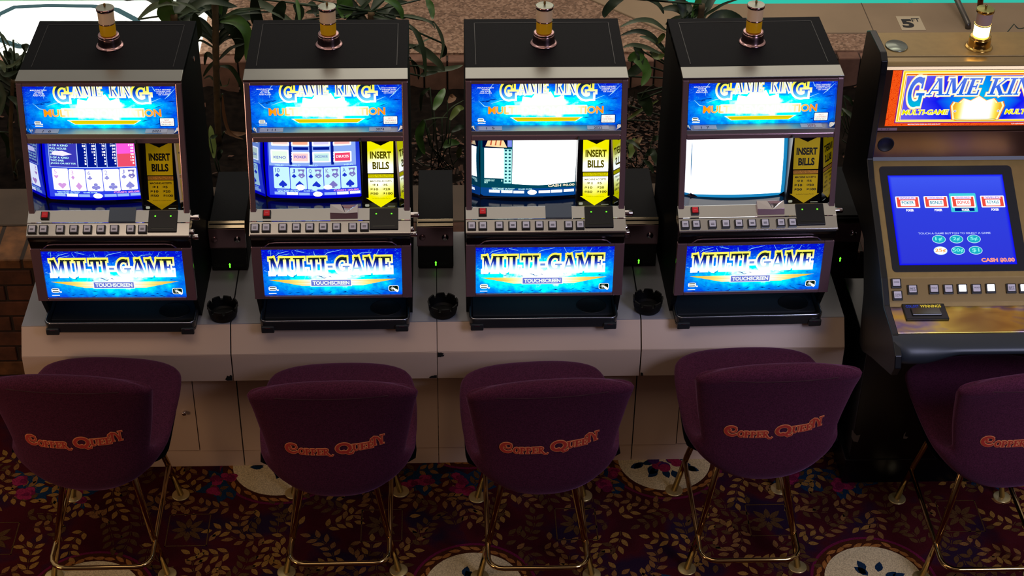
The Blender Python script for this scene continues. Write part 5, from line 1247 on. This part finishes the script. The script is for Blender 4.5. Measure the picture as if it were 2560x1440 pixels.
PLANTS={
'dracaena_a':[([(0.19,1.25,1.033),(0.152,1.25,1.094),(0.092,1.25,1.115),(0.045,1.25,1.112)],0.0145,0),([(0.187,1.25,0.99),(0.135,1.25,1.055),(0.068,1.25,1.06),(0.022,1.25,1.034)],0.0161,0),([(0.183,1.25,0.953),(0.151,1.25,0.979),(0.128,1.25,1.004),(0.098,1.25,1.011)],0.0097,0),([(0.186,1.25,0.922),(0.15,1.25,0.962),(0.118,1.25,0.972),(0.09,1.25,0.966)],0.0097,0),([(0.185,1.25,0.91),(0.154,1.25,0.94),(0.124,1.25,0.958),(0.104,1.25,0.941)],0.0097,0),([(0.196,1.25,1.042),(0.271,1.25,1.085),(0.386,1.25,1.11)],0.0113,0),([(0.22,1.25,1.051),(0.291,1.25,1.09),(0.395,1.25,1.096)],0.0128,0),([(0.213,1.25,1.049),(0.289,1.25,1.062),(0.351,1.25,1.059),(0.429,1.25,1.055)],0.0112,0),([(0.209,1.25,1.038),(0.28,1.25,1.045),(0.318,1.25,0.98),(0.302,1.25,0.883)],0.0482,1),([(0.188,1.25,0.947),(0.224,1.25,0.986),(0.274,1.25,1.0),(0.303,1.25,0.989)],0.0129,0),([(0.192,1.25,0.926),(0.231,1.25,0.954),(0.28,1.25,0.94),(0.303,1.25,0.915)],0.0146,0),([(0.185,1.25,0.86),(0.238,1.25,0.904),(0.297,1.25,0.915)],0.0146,0),([(0.224,1.25,1.024),(0.27,1.25,0.972),(0.277,1.25,0.901),(0.246,1.25,0.811)],0.0644,0),([(0.18,1.25,0.856),(0.143,1.25,0.88),(0.124,1.25,0.815)],0.0195,0),([(0.19,1.25,0.838),(0.236,1.25,0.825),(0.268,1.25,0.747),(0.275,1.25,0.664)],0.0196,0),([(0.199,1.25,1.025),(0.183,1.25,1.094),(0.175,1.25,1.18)],0.029,1),([(0.205,1.25,1.025),(0.231,1.25,1.111),(0.232,1.25,1.197)],0.0354,0),([(0.201,1.25,1.025),(0.208,1.25,1.111),(0.207,1.25,1.197)],0.0322,1),([(0.179,1.25,0.865),(0.144,1.25,0.821),(0.117,1.25,0.775)],0.0163,0),([(0.177,1.25,0.748),(0.148,1.25,0.784),(0.12,1.25,0.766)],0.0098,0),([(0.19,1.25,0.748),(0.219,1.25,0.766),(0.233,1.25,0.811)],0.0049,2),([(0.192,1.25,0.711),(0.19,1.25,0.609),(0.207,1.25,0.524),(0.259,1.25,0.491)],0.0148,3),([(0.184,1.25,0.534),(0.222,1.25,0.505),(0.265,1.25,0.491)],0.0233,3)],
'dracaena_b':[([(0.02,1.15,1.077),(0.022,1.15,1.145),(0.034,1.15,1.213)],0.0699,1),([(0.127,1.15,1.007),(0.136,1.15,1.076),(0.137,1.15,1.148)],0.0414,0),([(-0.09,1.15,1.098),(-0.03,1.15,1.154),(0.033,1.15,1.179),(0.078,1.15,1.17)],0.0255,2),([(0.15,1.15,1.128),(0.108,1.15,1.165),(0.049,1.15,1.187)],0.0111,2),([(0.118,1.15,0.973),(0.121,1.15,1.077),(0.114,1.15,1.102)],0.0319,0)],
'dracaena_c':[([(0.356,1.3,0.963),(0.347,1.3,1.051),(0.347,1.3,1.137)],0.0487,0),([(0.422,1.3,0.998),(0.442,1.3,1.068),(0.47,1.3,1.119)],0.055,0),([(0.498,1.3,1.085),(0.52,1.3,1.05),(0.498,1.3,0.997)],0.0386,0),([(0.32,1.3,1.112),(0.381,1.3,1.085),(0.441,1.3,1.05),(0.494,1.3,1.015)],0.0321,2),([(0.508,1.3,1.119),(0.518,1.3,1.076),(0.522,1.3,1.032)],0.016,1),([(0.582,1.3,1.032),(0.568,1.3,1.067),(0.543,1.3,1.05)],0.0258,0),([(0.692,1.3,1.022),(0.697,1.3,1.075),(0.681,1.3,1.136)],0.0708,1),([(0.723,1.3,1.022),(0.788,1.3,1.083),(0.837,1.3,1.135)],0.0145,0),([(0.741,1.3,1.066),(0.763,1.3,1.04),(0.794,1.3,1.022)],0.0257,2),([(0.795,1.3,1.031),(0.834,1.3,1.038),(0.89,1.3,1.034),(0.929,1.3,1.023)],0.0096,0),([(0.852,1.3,1.1),(0.891,1.3,1.091),(0.917,1.3,1.056),(0.922,1.3,1.021)],0.0288,1),([(0.89,1.3,1.034),(0.961,1.3,1.033),(1.032,1.3,1.012),(1.052,1.3,0.985)],0.0129,2),([(1.047,1.3,1.003),(1.071,1.3,0.958),(1.083,1.3,0.905),(1.069,1.3,0.842)],0.0145,2),([(1.086,1.3,0.905),(1.089,1.3,0.851),(1.069,1.3,0.818)],0.0194,0),([(0.947,1.3,0.995),(0.983,1.3,0.959),(1.006,1.3,0.887),(1.012,1.3,0.796)],0.0225,0),([(0.945,1.3,0.902),(1.006,1.3,0.869),(1.061,1.3,0.814),(1.088,1.3,0.768)],0.0356,2),([(1.019,1.3,1.108),(1.037,1.3,1.078),(1.043,1.3,1.04)],0.0288,1),([(0.974,1.3,0.896),(1.006,1.3,0.898),(1.046,1.3,0.901)],0.0065,2),([(0.982,1.3,0.806),(1.036,1.3,0.782),(1.101,1.3,0.774),(1.163,1.3,0.781)],0.0261,2),([(0.988,1.3,0.76),(1.012,1.3,0.769),(1.061,1.3,0.778)],0.0196,0),([(0.947,1.3,0.851),(0.961,1.3,0.806),(0.971,1.3,0.751)],0.0081,2),([(0.957,1.3,0.833),(0.98,1.3,0.778),(0.98,1.3,0.714)],0.013,0)],
'dracaena_d':[([(1.805,1.35,1.079),(1.766,1.35,1.062),(1.736,1.35,1.027),(1.729,1.35,0.997)],0.0389,0),([(1.869,1.35,1.079),(1.927,1.35,1.056),(1.961,1.35,1.017),(1.978,1.35,0.977)],0.0195,2),([(1.981,1.35,0.936),(1.923,1.35,0.99),(1.857,1.35,1.008),(1.786,1.35,0.991)],0.0213,2),([(1.979,1.35,0.858),(1.919,1.35,0.918),(1.861,1.35,0.937),(1.797,1.35,0.919)],0.0231,0),([(1.973,1.35,0.827),(1.906,1.35,0.864),(1.848,1.35,0.883),(1.807,1.35,0.877)],0.0198,2),([(1.972,1.35,0.855),(1.92,1.35,0.891),(1.88,1.35,0.895)],0.0165,2),([(1.857,1.35,0.864),(1.883,1.35,0.837),(1.883,1.35,0.782)],0.0329,0),([(1.836,1.35,0.8),(1.867,1.35,0.828),(1.911,1.35,0.772),(1.889,1.35,0.717)],0.0495,1),([(1.946,1.35,0.873),(1.968,1.35,0.909),(1.975,1.35,0.927)],0.023,4),([(1.924,1.35,0.837),(1.957,1.35,0.818),(1.981,1.35,0.836)],0.0264,4),([(1.831,1.35,0.726),(1.887,1.35,0.754),(1.919,1.35,0.782)],0.0431,0),([(2.052,1.35,0.99),(2.039,1.35,1.052),(2.028,1.35,1.105)],0.0393,0),([(2.084,1.35,0.989),(2.104,1.35,1.051),(2.108,1.35,1.104)],0.0295,1),([(2.092,1.35,0.991),(2.106,1.35,1.025),(2.096,1.35,1.048)],0.0229,0),([(2.12,1.35,0.991),(2.162,1.35,1.025),(2.208,1.35,1.06),(2.27,1.35,1.086)],0.0131,0),([(1.855,1.35,0.585),(1.861,1.35,0.623),(1.862,1.35,0.708)],0.005,2),([(1.895,1.35,0.613),(1.913,1.35,0.66),(1.949,1.35,0.692)],0.0033,2),([(1.847,1.35,0.518),(1.898,1.35,0.556),(1.976,1.35,0.603)],0.0151,4),([(1.885,1.35,0.642),(1.921,1.35,0.604),(1.941,1.35,0.537)],0.0567,0)],
'pothos_a':[([(1.841,0.95,0.615),(1.842,0.95,0.652),(1.86,0.95,0.676)],0.0255,5),([(1.819,0.95,0.578),(1.828,0.95,0.615),(1.84,0.95,0.639)],0.0319,4),([(1.882,0.95,0.596),(1.904,0.95,0.62),(1.92,0.95,0.577)],0.0319,0),([(1.902,0.95,0.661),(1.916,0.95,0.682),(1.932,0.95,0.688)],0.0222,0),([(1.799,0.95,0.662),(1.822,0.95,0.67),(1.851,0.95,0.657)],0.0159,0),([(1.875,0.95,0.568),(1.9,0.95,0.55),(1.913,0.95,0.521)],0.0192,0)],
'pothos_b':[([(1.005,1.0,0.73),(0.984,1.0,0.657),(1.005,1.0,0.574)],0.0347,1),([(1.008,1.0,0.73),(1.044,1.0,0.756),(1.099,1.0,0.774)],0.0063,2),([(1.044,1.0,0.774),(1.068,1.0,0.81),(1.087,1.0,0.828)],0.0346,1),([(1.099,1.0,0.819),(1.118,1.0,0.845),(1.1,1.0,0.837)],0.0314,3),([(1.107,1.0,0.729),(1.138,1.0,0.765),(1.162,1.0,0.755)],0.0284,4),([(1.082,1.0,0.601),(1.106,1.0,0.615),(1.145,1.0,0.6)],0.0319,1),([(1.137,1.0,0.554),(1.142,1.0,0.591),(1.148,1.0,0.619)],0.0224,4),([(1.075,1.0,0.738),(1.115,1.0,0.783),(1.162,1.0,0.809)],0.0047,2),([(1.02,1.0,0.693),(1.052,1.0,0.747),(1.04,1.0,0.765)],0.0048,2),([(1.114,1.0,0.674),(1.146,1.0,0.683),(1.169,1.0,0.665)],0.0222,0),([(0.97,1.0,0.546),(0.986,1.0,0.583),(0.978,1.0,0.657)],0.0224,0),([(1.03,1.0,0.873),(0.998,1.0,0.837),(0.992,1.0,0.757)],0.0156,0)],
'pothos_c':[([(0.178,0.95,0.593),(0.173,0.95,0.657),(0.167,0.95,0.703)],0.0288,4),([(0.193,0.95,0.584),(0.209,0.95,0.639),(0.223,0.95,0.657)],0.0224,0),([(0.17,0.95,0.685),(0.187,0.95,0.694),(0.203,0.95,0.703)],0.0159,0)],
'shrub_left':[([(-0.568,0.95,1.15),(-0.547,0.95,1.142),(-0.523,0.95,1.123)],0.011,0),([(-0.566,0.95,1.07),(-0.552,0.95,1.041),(-0.541,0.95,1.032)],0.0284,0),([(-0.535,0.95,1.024),(-0.515,0.95,1.032),(-0.497,0.95,1.049)],0.019,2),([(-0.492,0.95,1.066),(-0.478,0.95,1.099),(-0.453,0.95,1.124)],0.0378,0),([(-0.524,0.95,1.117),(-0.507,0.95,1.086),(-0.499,0.95,1.079)],0.0024,0),([(-0.587,0.95,1.075),(-0.547,0.95,1.095),(-0.498,0.95,1.086)],0.0024,0),([(-0.594,0.95,1.033),(-0.577,0.95,1.016),(-0.57,0.95,0.99)],0.0222,2),([(-0.583,0.95,1.007),(-0.544,0.95,1.015),(-0.493,0.95,1.057)],0.0127,2),([(-0.593,0.95,0.99),(-0.564,0.95,0.981),(-0.515,0.95,1.007)],0.0222,0),([(-0.554,0.95,0.947),(-0.527,0.95,0.981),(-0.502,0.95,1.015)],0.0223,0),([(-0.607,0.95,0.947),(-0.592,0.95,0.895),(-0.606,0.95,0.825)],0.0287,0),([(-0.601,0.95,0.843),(-0.589,0.95,0.772),(-0.619,0.95,0.701)],0.0256,0),([(-0.545,0.95,0.912),(-0.57,0.95,0.842),(-0.569,0.95,0.772)],0.0255,0),([(-0.635,0.95,0.719),(-0.623,0.95,0.646),(-0.645,0.95,0.555)],0.0259,0),([(-0.609,0.95,0.536),(-0.591,0.95,0.582),(-0.576,0.95,0.6)],0.0049,2),([(-0.58,0.95,0.878),(-0.537,0.95,0.86),(-0.538,0.95,0.771)],0.0256,0)],
'pothos_d':[([(2.688,1.15,0.647),(2.704,1.15,0.656),(2.719,1.15,0.635)],0.0199,4),([(2.711,1.15,0.534),(2.709,1.15,0.59),(2.71,1.15,0.628)],0.0033,2),([(2.693,1.15,0.74),(2.72,1.15,0.721),(2.741,1.15,0.684)],0.0165,0),([(2.692,1.15,0.684),(2.727,1.15,0.665),(2.739,1.15,0.609)],0.0165,0),([(2.711,1.15,0.399),(2.718,1.15,0.438),(2.726,1.15,0.476)],0.0101,0),([(3.328,1.15,1.059),(3.346,1.15,1.044),(3.376,1.15,1.055)],0.005,0)],
}
META={'dracaena_a':('dracaena','tall leafy plant with a ringed stem between the two leftmost machines',[(.155,1.27,.47),(.165,1.26,.65),(.175,1.25,.8),(.185,1.25,.95),(.195,1.25,1.1),(.195,1.25,1.2)]),
'dracaena_b':('dracaena','broad-leaved plant standing behind the leftmost machine',[(.02,1.2,.47),(.03,1.15,.8),(.05,1.15,1.12)]),
'dracaena_c':('dracaena','leafy plant with long arching leaves behind the spades machine',[(.75,1.4,.47),(.78,1.32,.8),(.8,1.3,1.05)]),
'dracaena_d':('dracaena','plant with wavy strap leaves left of the white-screen machine',[(2.1,1.4,.47),(2.11,1.36,.7),(2.12,1.35,1.05)]),
'pothos_a':('pothos','low plant with a pale leaf between the cone picture machine and the white-screen machine',None),
'pothos_b':('pothos','tangled low foliage between the spades machine and the cone picture machine',None),
'pothos_c':('pothos','small green sprout at the foot of the ringed stem',None),
'shrub_left':('shrub','dark leafy shrub at the left edge behind the leftmost machine',[(-.62,1.0,.47),(-.6,.97,.7),(-.55,.95,.95)]),
'pothos_d':('pothos','sparse dark foliage between the white-screen machine and the gold machine',None)}
rn=random.Random(4)
for k,lv in PLANTS.items():
    nm,lab,stem=META[k]
    allp=[p for L in lv for p in L[0]]
    bx=sum(p[0] for p in allp)/len(allp); by=allp[0][1]
    if stem: bx,by=stem[0][0],stem[0][1]
    root=empty(nm,(bx,by,.47)); off=(bx,by,.47)
    mb=MB()
    for pts,w,m in lv:
        jy=rn.uniform(-.08,.08)
        leafmesh(mb,pts,w,LM[m],rn,jy)
        if not stem:   # thin stalk down to the soil
            p=pts[0]; st=[p,(p[0]*.7+bx*.3,p[1]+.02,(p[2]+.47)/2),(bx+rn.uniform(-.05,.05),by+.04,.475)]
            mb.tube(st,.0022,LM[0],5)
        elif nm in('dracaena','shrub'):
            p=Vector(pts[0]); q_=min((Vector(s) for s in stem),key=lambda s:(s-p).length)
            if (q_-p).length>.02: mb.tube([p,(p+q_)/2+Vector((0,.02,-.01)),q_],.004,LM[0],5)
    # extra inner foliage for bulk, behind the drawn leaves
    if stem:
        top=Vector(stem[-1])
        for i in range(9 if k!='shrub_left' else 34):
            a=rn.uniform(0,2*PI); s=Vector(stem[-1])*(1-(u:=rn.random()*.5))+Vector(stem[1])*u; L=rn.uniform(.15,.28) if k!='shrub_left' else rn.uniform(.08,.2)
            e=s+Vector((math.cos(a)*L,abs(math.sin(a))*L*.9+.03,rn.uniform(-.08,.1)))
            leafmesh(mb,[tuple(s),tuple((s+e)/2+Vector((0,0,.05))),tuple(e)],rn.uniform(.03,.05),LM[0],rn,0)
    fo=mb.build('foliage',root,off)
    if stem:
        b=MB(); S=[cr(stem,i/24) for i in range(25)]
        b.tube(S,.013 if nm=='dracaena' else .008,TRUNK,10,taper=[1+.12*(i%2) for i in range(25)]); b.build('stem',root,off)
    tag(root,lab,'plant')
# cream variegated leaf patch belongs to the low plant
# ================================================================== LIGHTS, WORLD, CAMERA
def area(n,loc,tgt,sx,sy,en,col,spread=PI):
    l=bpy.data.lights.new(n,'AREA'); l.shape='RECTANGLE'; l.size=sx; l.size_y=sy; l.energy=en; l.color=col; l.spread=spread
    o=bpy.data.objects.new(n,l); COL.objects.link(o); o.location=loc
    o.rotation_euler=(Vector(tgt)-Vector(loc)).to_track_quat('-Z','Y').to_euler(); return o
area('sun_patch_light',(-.82,2.95,3.6),(-.82,2.95,.6),1.68,2.3,36,(1,1,.93),math.radians(9))
area('room_light_warm',(.4,-1.5,3.7),(.5,-.75,.4),2.4,1.0,14,(1,.76,.58))
area('haze_fill_cool',(3.9,-3.2,3.0),(2.75,-.7,.5),1.3,1.3,15,(.66,.68,1),math.radians(75))  # added cool fill, imitates the bluish haze over the right side
area('low_warm_fill',(-1.7,-2.0,1.0),(.5,-.3,.15),.8,.6,11,(1,.62,.36))  # added low fill that brightens the lower cabinet doors
area('garden_fill',(1.2,.95,3.2),(1.2,1.15,.5),4.4,.4,12,(1,.9,.75),math.radians(80))  # added fill lifting the low plants out of shadow
area('atrium_light',(2.0,3.5,3.4),(2.2,1.9,.6),3.5,2,22,(1,.88,.74))
w=bpy.data.worlds.new('World'); sc.world=w; w.use_nodes=True; t=NT(w)
bg=t.n['Background']; tc=t.new('ShaderNodeTexCoord'); sp=t.new('ShaderNodeSeparateXYZ'); t.link(tc.outputs['Generated'],sp.inputs[0])
# lit atrium sky beyond the garden side, dark room on the viewer side
g1=t.ramp(t.math('ADD',t.math('MULTIPLY',sp.outputs[1],.5),.5),[(.0,(.04,.026,.024)),(.3,(.05,.038,.035)),(.5,(.19,.17,.15)),(.75,(.20,.18,.16)),(1,(.17,.155,.14))])
g2=t.ramp(t.math('ADD',t.math('MULTIPLY',sp.outputs[2],.5),.5),[(.40,(.15,.13,.13)),(.55,(.6,.6,.6)),(.75,(1,1,1)),(1,(1.2,1.2,1.2))])
nz=t.new('ShaderNodeTexNoise'); nz.inputs['Scale'].default_value=3.5; nz.inputs['Detail'].default_value=2; t.link(tc.outputs['Generated'],nz.inputs[0])
g3=t.ramp(nz.outputs[0],[(.35,(.75,.72,.7)),(.6,(1.15,1.12,1.1))])
t.link(t.mix(1.0,t.mix(1.0,g1,g2,'MULTIPLY'),g3,'MULTIPLY'),bg.inputs[0]); bg.inputs[1].default_value=1.9
F_,PT,YW,RL=4400.580552682749,0.62425370343907,0.04580791131518492,0.01616673103882434
fwd=Vector((math.sin(YW)*math.cos(PT),math.cos(YW)*math.cos(PT),-math.sin(PT))); rt=Vector((math.cos(YW),-math.sin(YW),0)); upv=rt.cross(fwd)
r2=rt*math.cos(RL)+upv*math.sin(RL); u2=-rt*math.sin(RL)+upv*math.cos(RL)
cd=bpy.data.cameras.new('camera'); co=bpy.data.objects.new('camera',cd); COL.objects.link(co)
M4=Matrix(((r2.x,u2.x,-fwd.x,1.085970812658716),(r2.y,u2.y,-fwd.y,-4.998171529067039),(r2.z,u2.z,-fwd.z,4.237506309268501),(0,0,0,1)))
co.matrix_world=M4; cd.sensor_width=36; cd.lens=F_/2560*36; cd.clip_start=.05; cd.clip_end=60
sc.camera=co
